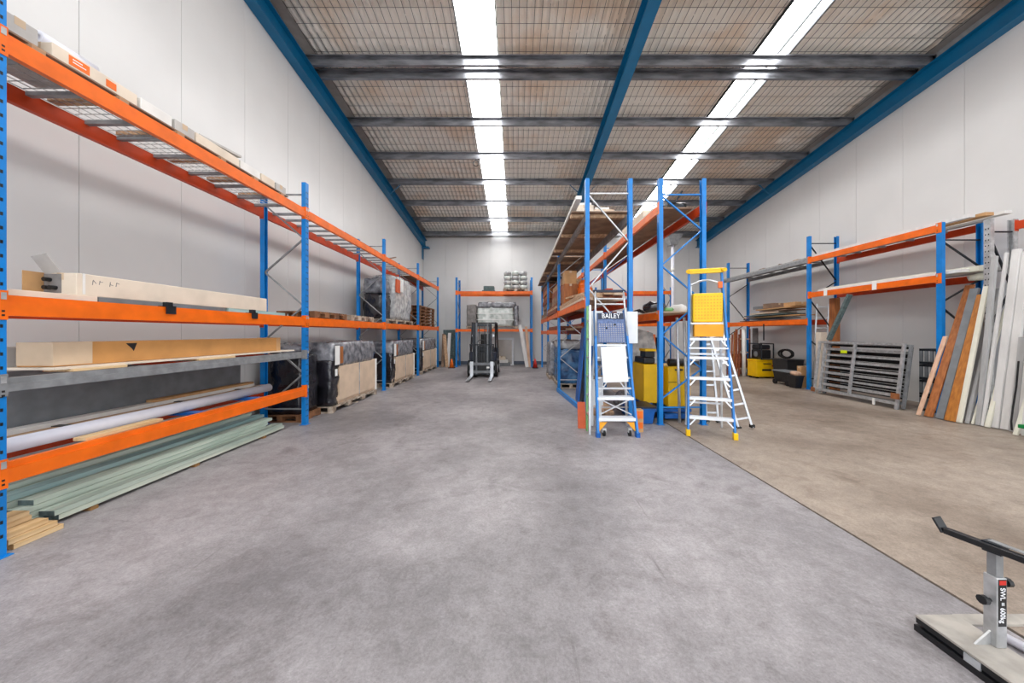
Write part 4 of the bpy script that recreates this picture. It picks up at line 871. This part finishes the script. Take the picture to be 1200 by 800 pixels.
def ladder_right():
    T = Matrix.Translation((2.985, 5.225, 0)) @ Matrix.Rotation(math.radians(-19), 4, 'Z')
    t = thing('step_ladder', 'tall blue stepladder with yellow tray, yellow top rail and white steps', 'ladder', (2.985, 5.4, 0))
    W = lambda z: .32-.08*z/2.63; D = lambda z: .5*z/2.63
    for s in (-1, 1):
        put('side_rail', MB(T).bar((s*W(.08), D(.08), .08), (s*W(2.6), D(2.6), 2.6), .03, .075, (1, 0, 0)), 'fibreglass_blue', t, bevel=.004)
        put('foot', MB(T).box((s*W(0)-.03, -.045, 0), (s*W(0)+.03, .06, .1)), 'yellow_plastic', t, bevel=.008)
        put('rear_leg', MB(T).bar((s*.22, .44, 1.72), (s*.27, .62, .02), .028, .05, (1, 0, 0)), 'aluminium', t)
        put('guard_post', MB(T).tube((s*.23, .40, 1.6), (s*.215, .46, 2.42), .016, 8), 'aluminium', t)
    for z in (.28, .57, .88, 1.20, 1.50):
        w_ = W(z)-.01; d = D(z)
        st = put('step', MB(T).box((-w_, d-.05, z-.02), (w_, d+.07, z+.02)), 'white_paint', t, bevel=.004)
        for s in (-1, 1): put('step_brace', MB(T).bar((s*w_*.72, d-.035, z-.02), (s*(w_-.005), d-.055, z-.11), .012, .02, (0, 1, 0)), 'aluminium', st)
    put('crossbar', MB(T).box((-W(1.36), D(1.36)-.045, 1.345), (W(1.36), D(1.36)-.02, 1.37)), 'white_paint', t)
    for z, yy in ((.42, .578), (.85, .533), (1.25, .49)): put('rear_rung', MB(T).bar((-.28, yy, z), (.28, yy, z), .03, .02, (0, 0, 1)), 'aluminium', t)
    put('platform', MB(T).box((-.24, .33, 1.74), (.24, .55, 1.77)), 'white_paint', t, bevel=.004)
    put('lower_tray', MB(T).box((-.19, D(1.6)-.02, 1.54), (.23, D(1.6)+.16, 1.735)), 'deep_yellow', t, label='deeper yellow tray bottom', bevel=.01)
    y0 = D(2)-.03
    ty = put('tool_tray', MB(T).box((-.20, y0, 1.775), (.235, y0+.2, 2.25)), 'yellow_plastic', t, label='yellow tool tray with rows of small dimples', bevel=.02)
    mb = MB(T)
    for i in range(9):
        for j in range(8): mb.box((-.17+i*.045, y0-.003, 1.83+j*.05), (-.17+i*.045+.02, y0+.002, 1.83+j*.05+.02))
    put('dimples', mb, 'deep_yellow', ty, kind='stuff')
    put('top_rail', MB(T).path([Vector((-.27, .38, 2.62)), Vector((-.25, .47, 2.64)), Vector((.25, .47, 2.64)), Vector((.27, .38, 2.62))], .032, 10).box((-.26, .44, 2.59), (.26, .50, 2.64)), 'yellow_plastic', t, smooth=False)
    put('guard_hoop', MB(T).path([Vector((-.215+.43*i/8, .42, 2.40+.07*math.sin(math.pi*i/8))) for i in range(9)], .016, 8), 'aluminium', t)
    put('latch', MB(T).box((.17, .36, 2.33), (.23, .41, 2.43)), 'orange_plastic', t)
ladder_right()
# aluminium ladders leaning behind the right stepladder
def lean_ladder(label, p0, p1, wid, m='aluminium', n=8, side=(1, -.3, 0)):
    p0 = Vector(p0); p1 = Vector(p1); t = thing('straight_ladder', label, 'ladder', p0)
    d = (p1-p0).normalized(); sd = Vector(side); sd = (sd-d*sd.dot(d)).normalized()
    for s in (-1, 1):
        put('side_rail', MB().bar(p0+sd*s*wid/2, p1+sd*s*wid/2, .03, .06, sd), m, t)
        put('foot', MB().box(p0+sd*s*wid/2-Vector((.03, .03, 0)), p0+sd*s*wid/2+Vector((.03, .03, .05))), 'black_rubber', t)
    for i in range(n):
        q = p0+(p1-p0)*(i+.7)/n; put('rung', MB().bar(q-sd*wid/2, q+sd*wid/2, .03, .03, d), m, t)
lean_ladder('aluminium ladder leaning behind the right stepladder, splayed to its right', (3.84, 5.72, 0), (3.44, 6.03, 1.85), .2)
lean_ladder('second aluminium ladder leaning behind the right stepladder, nearer the post', (3.52, 6.12, 0), (3.46, 6.32, 1.95), .18)
for i, (x, m, l) in enumerate([(2.92, 'aluminium', 'aluminium pole leaning left of two behind the right stepladder steps'), (3.05, 'galvanised', 'grey steel pole leaning right of two behind the right stepladder steps')]):
    put('metal_pole', MB().tube((x, 6.10, .0), (x-.02, 6.16, 1.88), .024, 12), m, None, l, 'pole', smooth=True)

# ------------------------------------------------------------------ right wall rack goods
t_y0, t_y1 = 6.5, 9.6
for i, (x, y0, y1, z, h, wd, m, l) in enumerate([(8.42, 6.30, 9.62, 3.737, .07, .11, 'white_board', 'white long board at the front of the top beams on the right rack'), (8.60, 6.20, 9.5, 3.737, .06, .16, 'cardboard', 'brown long board beside the white one on the top beams of the right rack'), (8.80, 6.1, 9.4, 3.737, .05, .14, 'carton_white', 'pale long board at the middle of the top beams on the right rack'), (8.98, 6.5, 9.4, 3.737, .05, .12, 'grey_board', 'grey long board nearest the wall on the top beams of the right rack')]):
    put('long_board', MB().box((x-wd/2, y0, z), (x+wd/2, y1, z+h)), m, None, l, 'board', bevel=.003)
for i, (x, y0, y1, h, m, l) in enumerate([(8.46, 6.42, 9.5, .06, 'carton_white', 'white board at the front of the middle beams on the right rack'), (8.61, 6.3, 9.45, .10, 'ivory_board', 'ivory board second on the middle beams of the right rack'), (8.76, 6.35, 9.2, .12, 'white_board', 'white board third on the middle beams of the right rack'), (8.94, 6.2, 9.0, .07, 'grey_board', 'grey board nearest the wall on the middle beams of the right rack')]):
    put('long_board', MB().box((x-.07, y0, 2.747), (x+.07, y1, 2.747+h)), m, None, l, 'board', bevel=.003)
for y in (9.15, 7.9): put('strap', MB().box((8.30, y-.05, 2.56), (8.305, y+.05, 2.81)).box((8.28, y-.05, 2.808), (8.5, y+.05, 2.812)) if 0 else MB().box((8.283, y-.05, 2.60), (8.287, y+.05, 2.80)), 'paper', right_rack)
put('dark_timber', MB().bar((8.2, 8.95, 1.42), (8.26, 8.45, 2.55), .1, .07, (1, 0, 0)), 'treated_end', None, 'dark timber piece leaning behind the gates under the right rack', 'timber', bevel=.004)
put('brown_carton_post', MB().box((8.62, 9.25, 0), (8.78, 9.41, 2.55)), 'brown_board', None, 'tall brown carton tube standing behind the right rack post', 'carton', bevel=.006)
lean_ladder('small aluminium steps standing beyond the right rack post by the wall', (8.85, 10.0, 0), (8.93, 9.95, 2.45), .26, n=8, side=(1, -.6, 0))
carton('pale stacked carton behind the end of the grey gates', (8.40, 9.42, 0), (8.58, 9.58, 1.62), 'carton_cream', tape=False)
# far bay, top: grey planks; shelf: cardboard heap
for i, (x, y0, m, l) in enumerate([(8.45, 9.9, 'grey_board', 'grey plank at the front of the far top beams on the right rack'), (8.68, 9.8, 'slate_board', 'dark grey plank second on the far top beams of the right rack'), (8.9, 10.0, 'dusty_grey', 'dusty grey plank by the wall on the far top beams of the right rack')]):
    put('long_board', MB().box((x-.09, y0, 3.727), (x+.09, 13.9+.3*i, 3.77+.02*i)), m, None, l, 'board', bevel=.003)
for i, (y, z, ln) in enumerate([(10.2, 3.81, .5), (10.9, 3.81, .4), (11.6, 3.81, .6), (12.4, 3.81, .4)]):
    put('timber_scrap', MB().bar((8.45, y, z-.02), (8.72, y+ln, z+.04), .09, .035, (1, 0, 0)), R.choice(['tan_timber', 'mdf_brown']), None, 'timber scrap on the far grey planks of the right rack, %s from near post' % ['first', 'second', 'third', 'fourth'][i], 'scrap', 'scraps on the far grey planks')
sh = ['lowest', 'second', 'third', 'fourth', 'fifth', 'sixth', 'topmost']
for k in range(7):
    yc = 11.72+R.uniform(-.3, .2)-.05*k; ln = R.uniform(1.9, 2.9)-.18*k; xw = R.uniform(.5, .66); a = R.uniform(-.05, .05)
    z = 1.999+.016+k*.062
    put('flattened_carton', MB().bar((8.68-a*ln/2, yc-ln/2, z+R.uniform(0, .012)), (8.68+a*ln/2, yc+ln/2, z+R.uniform(0, .012)), xw, R.uniform(.024, .034), (1, 0, 0)), ['reddish_timber', 'dark_steel', 'cardboard', 'treated_end', 'cardboard_pale', 'mdf_brown', 'cardboard'][k], None,
        '%s sheet in the brown cardboard heap on the right rack shelf' % sh[k], 'cardboard', 'flattened cardboard heap on the right rack')
for i, (y, h, m, l) in enumerate([(10.3, .12, 'cardboard', 'tan box on the near end of the cardboard heap'), (11.2, .16, 'mdf_brown', 'brown box in the middle of the cardboard heap'), (11.70, .1, 'slate_board', 'dark box behind the middle of the cardboard heap')]):
    carton(l, (8.42, y, 2.425), (8.85, y+.45, 2.425+h), m)
put('hanging_strap', MB().box((8.284, 11.4, 1.35), (8.29, 11.46, 1.9)), 'black_rubber', right_rack)
# floor below: tools
def tub(label, x0, x1, y0, y1, z, h, m, lid=None):
    e = .04
    t = put('storage_tub', MB().hexa([(x0+e, y0+e, z), (x1-e, y0+e, z), (x1-e, y1-e, z), (x0+e, y1-e, z), (x0, y0, z+h), (x1, y0, z+h), (x1, y1, z+h), (x0, y1, z+h)]), m, None, label, 'tub', bevel=.01)
    put('lid', MB().box((x0-.01, y0-.01, z+h), (x1+.01, y1+.01, z+h+.03)), lid or m, t, bevel=.006)
    return t
t = put('toolbox', MB().box((8.46, 12.02, .05), (9.2, 12.5, .60)), 'yellow_paint', None, 'yellow steel toolbox on the floor under the right rack', 'toolbox', bevel=.02)
put('lid', MB().box((8.45, 12.01, .60), (9.21, 12.51, .66)), 'yellow_paint', t, bevel=.015)
put('handle', MB().box((8.7, 11.99, .50), (8.95, 12.02, .53)), 'black_plastic', t)
put('lettering', MB().box((8.66, 12.016, .26), (8.98, 12.02, .33)), 'text_black', t)
put('arrow_mark', MB().bar((9.0, 12.017, .45), (9.14, 12.017, .39), .05, .004, (0, 0, 1)), 'red_plastic', t)
for a, b in ((8.5, 12.06), (9.1, 12.06), (8.5, 12.4), (9.1, 12.4)): put('foot', MB().box((a, b, 0), (a+.06, b+.06, .05)), 'black_rubber', t)
t = thing('generator', 'black generator standing on the yellow toolbox under the right rack', 'generator', (8.740, 12.250, .661))
put('engine', MB().box((8.600, 12.000, .70), (8.960, 12.500, 1.0)), 'black_plastic', t, bevel=.03)
put('tank', MB().box((8.580, 12.050, 1.02), (8.980, 12.450, 1.18)), 'dark_steel', t, bevel=.04)
put('frame', MB().path([Vector(p) for p in ((8.570, 11.930, .675), (8.570, 11.930, 1.22), (8.570, 12.570, 1.22), (8.570, 12.570, .675))], .02, 8).path([Vector(p) for p in ((8.990, 11.930, .675), (8.990, 11.930, 1.22), (8.990, 12.570, 1.22), (8.990, 12.570, .675))], .02, 8).tube((8.570, 11.930, .68), (8.990, 11.930, .68), .018, 8).tube((8.570, 12.570, .68), (8.990, 12.570, .68), .018, 8), 'dark_steel', t)
put('pull_starter', MB().tube((8.585, 12.250, .85), (8.600, 12.250, .85), .1, 14), 'slate_board', t)
put('filler_cap', MB().tube((8.740, 12.250, 1.18), (8.740, 12.250, 1.23), .05, 12), 'black_rubber', t)
tub('black storage tub beside the yellow toolbox under the right rack', 8.62, 9.15, 10.85, 11.5, .0, .72, 'black_plastic')
put('hose_coil', MB().path([Vector((8.8+.0, 11.17+.28*math.cos(a*math.pi/8), .92+.13*math.sin(a*math.pi/8))) for a in range(17)], .03, 8).path([Vector((8.88, 11.19+.25*math.cos(a*math.pi/8), .92+.13*math.sin(a*math.pi/8))) for a in range(17)], .03, 8), 'black_rubber', None, 'black hose coil on the black storage tub', 'hose')
t = thing('hand_cart', 'low black cart with grey tray in front of the black storage tub', 'cart', (8.380, 10.5, 0))
put('tray', MB().box((8.160, 10.2, .40), (8.600, 10.9, .44)), 'slate_board', t, bevel=.008)
put('bin', MB().hexa([(8.220, 10.25, .10), (8.540, 10.25, .10), (8.540, 10.85, .10), (8.220, 10.85, .10), (8.180, 10.22, .40), (8.580, 10.22, .40), (8.580, 10.88, .40), (8.180, 10.88, .40)]), 'black_plastic', t)
for x in (8.180, 8.560):
    for y in (10.3, 10.8): put('wheel', MB().tube((x-.02, y, .075), (x+.03, y, .075), .075, 14), 'black_rubber', t)
t = tub('small black basket of rags behind the near blue post of the right rack', 8.02, 8.27, 9.80, 10.12, 0, .34, 'black_plastic')
put('rag_heap', MB().crumple((8.04, 9.82, .371), (8.25, 10.10, .5), .05, .05, 7, .4, 91), 'pink_board', None, 'pink and cream rags heaped on the small black basket', 'rags', smooth=True)
carton('tan carton behind the basket at the right rack post', (8.36, 10.02, 0), (8.62, 10.17, .62), 'cardboard')
# far end: copper brown boards, poles, white panel
t = thing('timber_shelf', 'brown slatted shelf unit beyond the yellow toolbox', 'shelf', (8.35, 13.0, 0))
for z in (.25, .85, 1.35): put('shelf_board', MB().box((8.2, 12.75, z), (8.75, 13.3, z+.04)), 'cardboard_pale', t)
for x, y in ((8.22, 12.77), (8.22, 13.28), (8.73, 12.77), (8.73, 13.28)): put('leg', MB().box((x-.02, y-.02, 0), (x+.02, y+.02, 1.75)), 'copper_brown', t)
for k in range(8): put('copper_roll', MB().tube((8.32+.105*(k % 4), 12.86+.25*(k//4), .291), (8.32+.105*(k % 4), 12.86+.25*(k//4), .80), .048, 10), 'copper_brown', None, 'copper brown roll upright on the slatted shelf, %s in the %s row' % (['leftmost', 'second', 'third', 'rightmost'][k % 4], ['front', 'rear'][k//4]), 'roll', 'copper rolls on the slatted shelf', smooth=True)
put('ceramic_post', MB().tube((8.40, 12.60, 0), (8.40, 12.60, 1.75), .06, 14), 'carton_white', None, 'pale grey tube standing beside the brown slatted shelf', 'tube', smooth=True)
put('ceramic_post', MB().tube((8.92, 12.74, 0), (8.92, 12.74, 1.78), .09, 14), 'dusty_grey', None, 'thick grey tube standing against the wall beside the slatted shelf', 'tube', smooth=True)
put('white_panel_board', MB().bar((7.55, 12.7, .0), (7.62, 12.9, 1.35), .5, .03, (1, 0, 0)), 'white_board', None, 'white board leaning right of the right stepladder, before the slatted shelf', 'board')
for i in range(4): put('brown_plank', MB().bar((7.92+.085*i, 12.6-.02*i, .0), (8.03+.07*i, 12.68-.02*i, 1.55+.08*(i % 3)), .05, .03, (1, 0, 0)), ['copper_brown', 'brown_board', 'copper_brown', 'reddish_timber'][i], None, 'reddish brown plank leaning on the slatted shelf, %s from the left' % od[i].replace('lowest', 'first'), 'plank', 'planks leaning on the slatted shelf')
# column and rainwater head near the back right corner
t = thing('downpipe', 'white downpipe with grey head at the roof near the back right corner', 'pipe', (7.15, 15.6, 0))
put('pipe', MB().tube((7.15, 15.6, 0), (7.15, 15.6, 5.6), .07, 14), 'pvc_white', t, smooth=True)
put('coupling', MB().tube((7.15, 15.6, 4.4), (7.15, 15.6, 4.55), .085, 14), 'carton_white', t, smooth=True)
put('rain_head', MB().hexa([(7.0, 15.45, 5.6), (7.3, 15.45, 5.6), (7.3, 15.75, 5.6), (7.0, 15.75, 5.6), (6.8, 15.3, 6.05), (7.5, 15.3, 6.05), (7.5, 15.9, 6.05), (6.8, 15.9, 6.05)]), 'galvanised_dull', t)

# ------------------------------------------------------------------ grey gates leaning at the right
def gate(label, off, ya, yb, nb, m, lean0=7.93, top=1.38, mid=True, rail=.05, zoff=0, slat=0):
    b0 = lean0+off; b1 = lean0+.17+off
    t = thing('steel_gate', label, 'gate', (b0, (ya+yb)/2, 0))
    def pt(y, z): return Vector((b0+(b1-b0)*z/top, y, z))
    for y in (ya, yb): put('frame_post', MB().bar(pt(y, .0 if zoff == 0 else .02), pt(y, top), rail, .04, (0, 1, 0)), m, t)
    for z in (.12, top-.02): put('frame_rail', MB().bar(pt(ya, z), pt(yb, z), .05, .04, (0, 0, 1)), m, t)
    if mid: put('frame_post', MB().bar(pt(ya+(yb-ya)*.52, .12), pt(ya+(yb-ya)*.52, top-.02), .05, .045, (0, 1, 0)), m, t)
    for i in range(nb):
        z = .12+(top-.14)*(i+1)/(nb+1)
        put('slat', MB().bar(pt(ya, z)+Vector((.012, 0, 0)), pt(yb, z)+Vector((.012, 0, 0)), slat or (.06 if i % 2 == 0 else .045), .015, (0, 0, 1)), m, t)
    return t, pt
g, pt = gate('front grey steel frame leaning against the right rack, with a fluorescent tag', 0, 7.12, 9.1, 0, 'galvanised')
gate('grey slatted steel gate second in the stack leaning on the right rack', .06, 7.18, 9.0, 7, 'galvanised', zoff=1, mid=False, top=1.36)
gate('grey slatted steel gate third in the stack leaning on the right rack', .12, 7.10, 8.94, 7, 'galvanised_dull', zoff=1, mid=False, top=1.35)
gate('dark slatted backing added rearmost in the stack leaning on the right rack', .18, 7.15, 8.98, 7, 'black_rubber', zoff=1, mid=False, top=1.30, slat=.135)  # added backing; its wide dark slats make the gaps between gates read dark
put('marker_tag', MB().box(pt(8.38, 1.14)+Vector((-.034, -.08, -.035)), pt(8.38, 1.14)+Vector((-.026, .08, .035))), 'fluoro_yellow', g, label='fluorescent yellow tag')
put('rusty_hinge', MB().box(pt(7.12, .28)+Vector((-.05, -.05, -.06)), pt(7.12, .28)+Vector((-.02, .1, .06))), 'rust', g, label='rusty brown hinge')
put('rusty_hinge', MB().box(pt(9.1, .1)+Vector((-.05, -.04, -.05)), pt(9.1, .1)+Vector((-.02, .05, .06))), 'rust', g, label='rusty brown hinge')
put('drop_bolt', MB().box(pt(7.55, .02)+Vector((-.04, -.02, -.0)), pt(7.55, .02)+Vector((-.02, .02, .14))), 'carton_white', g)
# dark crates beyond the gates
for k in range(4):
    t = thing('plastic_crate', 'dark grey slotted crate, %s from the floor beside the steel gates' % od[k], 'crate', (8.55, 6.95, k*.32), 'crates beside the gates')
    x0, x1, y0, y1, z = 8.38, 8.98, 6.78, 7.10, k*.32
    put('tray', MB().box((x0, y0, z), (x1, y1, z+.05)).box((x0, y0, z+.27), (x1, y0+.02, z+.315)).box((x0, y1-.02, z+.27), (x1, y1, z+.315)).box((x0, y0, z+.27), (x0+.02, y1, z+.315)).box((x1-.02, y0, z+.27), (x1, y1, z+.315)), 'dark_steel', t)
    for i in range(4): put('crate_post', MB().box((x0, y0+i*(y1-y0-.05)/3, z+.05), (x0+.03, y0+i*(y1-y0-.05)/3+.05, z+.27)), 'slate_board', t)
    for i in range(1, 5): put('crate_post', MB().box((x0+i*.13, y0, z+.05), (x0+i*.13+.05, y0+.03, z+.27)), 'slate_board', t)

# ------------------------------------------------------------------ boards leaning at the right
LB = [  # image-derived base and top, depth base, depth top, width, thickness, material, label, category
 ((1076, 484), (1108, 394), 6.60, 6.60, .07, .02, 'pink_board', 'short pale pink board leaning nearest the dark slotted crates', 'board'),
 ((1088, 487), (1137, 334), 6.48, 6.50, .13, .03, 'brown_board', 'brown board leaning between the pink board and the grey board', 'board'),
 ((1102, 489), (1143, 338), 6.32, 6.36, .12, .05, 'slate_board', 'slate grey board leaning between two brown boards', 'board'),
 ((1113, 490), (1152, 345), 6.165, 6.205, .14, .045, 'ochre_board', 'wide ochre brown board leaning right of the slate grey board', 'board'),
 ((1124, 494), (1157, 330), 6.06, 6.10, .07, .03, 'ivory_board', 'thin ivory trim leaning just right of the ochre board', 'trim'),
 ((1133, 496), (1170, 338), 6.005, 6.04, .045, .03, 'grey_board', 'thin grey trim leaning second right of the ochre board', 'trim'),
 ((1140, 497), (1178, 362), 5.955, 5.975, .03, .03, 'ivory_board', 'short ivory trim leaning third right of the ochre board', 'trim'),
 ((1147, 498), (1166, 300), 5.89, 5.92, .06, .05, 'grey_board', 'tall grey board with double edge beside the galvanised post', 'board'),
 ((1152, 499), (1180, 296), 5.835, 5.865, .035, .04, 'white_board', 'tall white trim crossing behind the thin trims', 'trim'),
 ((1157, 500), (1197, 345), 5.76, 5.80, .06, .03, 'ivory_board', 'slanting ivory trim in front of the tall grey board', 'trim'),
 ((1166, 501), (1192, 292), 5.72, 5.75, .095, .05, 'white_board', 'wide white board leaning left of a pair', 'board'),
 ((1178, 502), (1204, 295), 5.615, 5.65, .095, .05, 'white_board', 'wide white board leaning right of a pair', 'board'),
 ((1188, 503), (1199, 395), 5.485, 5.52, .08, .04, 'grey_board', 'short grey board leaning right of the wide white pair', 'board'),
 ((1196, 505), (1208, 398), 5.385, 5.41, .07, .04, 'white_board', 'short white board leaning by the right edge', 'board'),
 ((1190, 508), (1212, 440), 5.305, 5.33, .05, .03, 'ivory_board', 'short ivory trim leaning lowest by the right edge', 'trim'),
 ((1204, 504), (1220, 300), 5.235, 5.26, .1, .05, 'white_board', 'tall white board leaning at the very right edge', 'board'),
]
for (bp, tp, yb, yt, wd, th, m, l, cat) in LB:
    p0 = Vector(((bp[0]-605)*yb/400, yb, .012)); p1 = at(tp[0], tp[1], yt)
    o = put('leaning_board' if cat == 'board' else 'leaning_trim', MB().bar(p0, p1, wd, th, (0, 1, 0)), m, None, l, cat, 'boards leaning at the right wall', bevel=.003)
put('grey_sheet', MB().bar((8.22, 6.36, .01), (8.72, 6.36, 2.2), .38, .02, (0, 1, 0)), 'grey_board', None, 'grey sheet leaning behind the brown boards at the near post of the right rack', 'sheet')
put('black_strap', MB().path([Vector((8.05, 5.47, 1.15)), Vector((8.0, 5.46, .75)), Vector((7.93, 5.45, .4)), Vector((7.86, 5.42, .2)), Vector((7.84, 5.40, .06))], .012, 6), 'black_rubber', None, 'thin black strap hanging in front of the white boards', 'strap')
put('paper_wrap', MB().crumple((8.66, 6.43, 2.60), (8.84, 6.60, 2.72), .05, .05, 6, .4, 95), 'ivory_board', None, 'crumpled cream paper on top of the brown leaning boards', 'paper', smooth=True)
# green trolley at the edge
t = thing('flat_trolley', 'green flat trolley with black wheel at the right edge', 'trolley', (7.9, 4.7, 0))
put('deck', MB().box((7.46, 4.3, .19), (8.3, 5.08, .245)), 'green_paint', t, bevel=.006)
for x in (7.6, 8.15):
    for y in (4.45, 4.96):
        wh = put('wheel', MB().tube((x-.025, y, .075), (x+.025, y, .075), .075, 18), 'black_rubber', t); put('hub', MB().tube((x-.029, y, .075), (x+.029, y, .075), .04, 12), 'galvanised', wh)
        put('wheel_fork', MB().box((x-.04, y-.03, .14), (x+.04, y+.03, .19)), 'galvanised', t)

# ------------------------------------------------------------------ work stand, lower right
def stand():
    t = thing('support_stand', 'low grey steel support stand with black cradle bar and load label', 'stand', (2.30, 1.6, 0))
    b = put('base_plate', MB().box((2.15, 1.1, .072), (2.37, 1.84, .084)), 'worn_plate', t, bevel=.002)
    put('base_channel', MB().box((2.152, 1.1, .044), (2.20, 1.838, .072)), 'black_plastic', b); put('base_channel', MB().box((2.146, 1.1, .0), (2.19, 1.842, .032)), 'black_plastic', b)
    put('base_rib', MB().box((2.165, 1.12, .03), (2.36, 1.82, .046)).box((2.3, 1.12, .0), (2.36, 1.82, .032)), 'dark_steel', b)
    put('plate_edge', MB().box((2.148, 1.58, .03), (2.155, 1.64, .07)), 'aluminium', b)
    px, py = 2.335, 1.665
    s = put('outer_sleeve', MB().box((px-.025, py-.025, .084), (px+.025, py+.025, .42)), 'galvanised', t, bevel=.004)
    put('inner_post', MB().box((px-.018, py-.018, .42), (px+.018, py+.018, .535)), 'galvanised_dull', t, bevel=.003)
    put('gusset', MB().add([(px-.025, py-.004, .084), (px-.10, py-.004, .084), (px-.025, py-.004, .15), (px-.025, py+.004, .084), (px-.10, py+.004, .084), (px-.025, py+.004, .15)], [(0, 1, 2), (5, 4, 3), (0, 3, 4, 1), (1, 4, 5, 2), (2, 5, 3, 0)]), 'galvanised', t)
    lb = put('load_label', MB().box((px-.019, py-.0265, .19), (px+.019, py-.0248, .415)), 'black_plastic', s)
    text('lettering', 'SWL = 600kg', .034, Matrix.Translation((px-.001, py-.0272, .292)) @ Matrix.Rotation(math.pi/2, 4, 'X') @ Matrix.Rotation(-math.pi/2, 4, 'Z'), 'text_white', s, .9)
    put('red_mark', MB().box((px-.016, py-.0275, .39), (px+.016, py-.0266, .411)), 'red_plastic', s)
    for nm, c, d in (('knob', Vector((px-.025, py+.0, .30)), Vector((-1, 0, 0))), ('knob', Vector((px+.025, py-.0, .385)), Vector((1, 0, 0)))):
        kb = MB().tube(c, c+d*.03, .009, 8); kb.tube(c+d*.022, c+d*.042, .021, 10); put(nm, kb, 'black_plastic', t, smooth=False)
    r0 = Vector((2.235, 1.80, .535)); r1 = Vector((2.42, 1.28, .56)); dr = (r1-r0).normalized()
    put('cradle_bar', MB().bar(Vector((px-.055, py+.15, .552)), Vector((px+.05, py-.38, .572)), .036, .03, (1, 0, 0)), 'black_plastic', t, bevel=.004)
    e = Vector((px-.055, py+.15, .552))
    put('bar_lip', MB().bar(e+Vector((0, .0, -.01)), e+Vector((-.012, .03, .055)), .045, .012, (1, 0, 0)), 'black_plastic', t, bevel=.003)
    put('bar_sleeve', MB().bar(Vector((px-.005, py+.03, .5535)), Vector((px+.006, py-.03, .5565)), .056, .048, (1, 0, 0)), 'dark_steel', t)
    put('bar_top', MB().bar(Vector((px+.002, py+.02, .579)), Vector((px+.05, py-.36, .594)), .03, .004, (1, 0, 0)), 'galvanised_dull', t)
stand()
put('floor_pipe', MB().tube((2.52, 1.80, .027), (2.62, 1.40, .027), .022, 14, hollow=.017), 'pvc_white', None, 'white pipe lying on the floor right of the support stand', 'pipe', smooth=True)
put('floor_strip', MB().box((2.46, 1.86, 0), (2.95, 1.93, .012)), 'worn_plate', None, 'flat pale strip on the floor behind the support stand', 'strip')
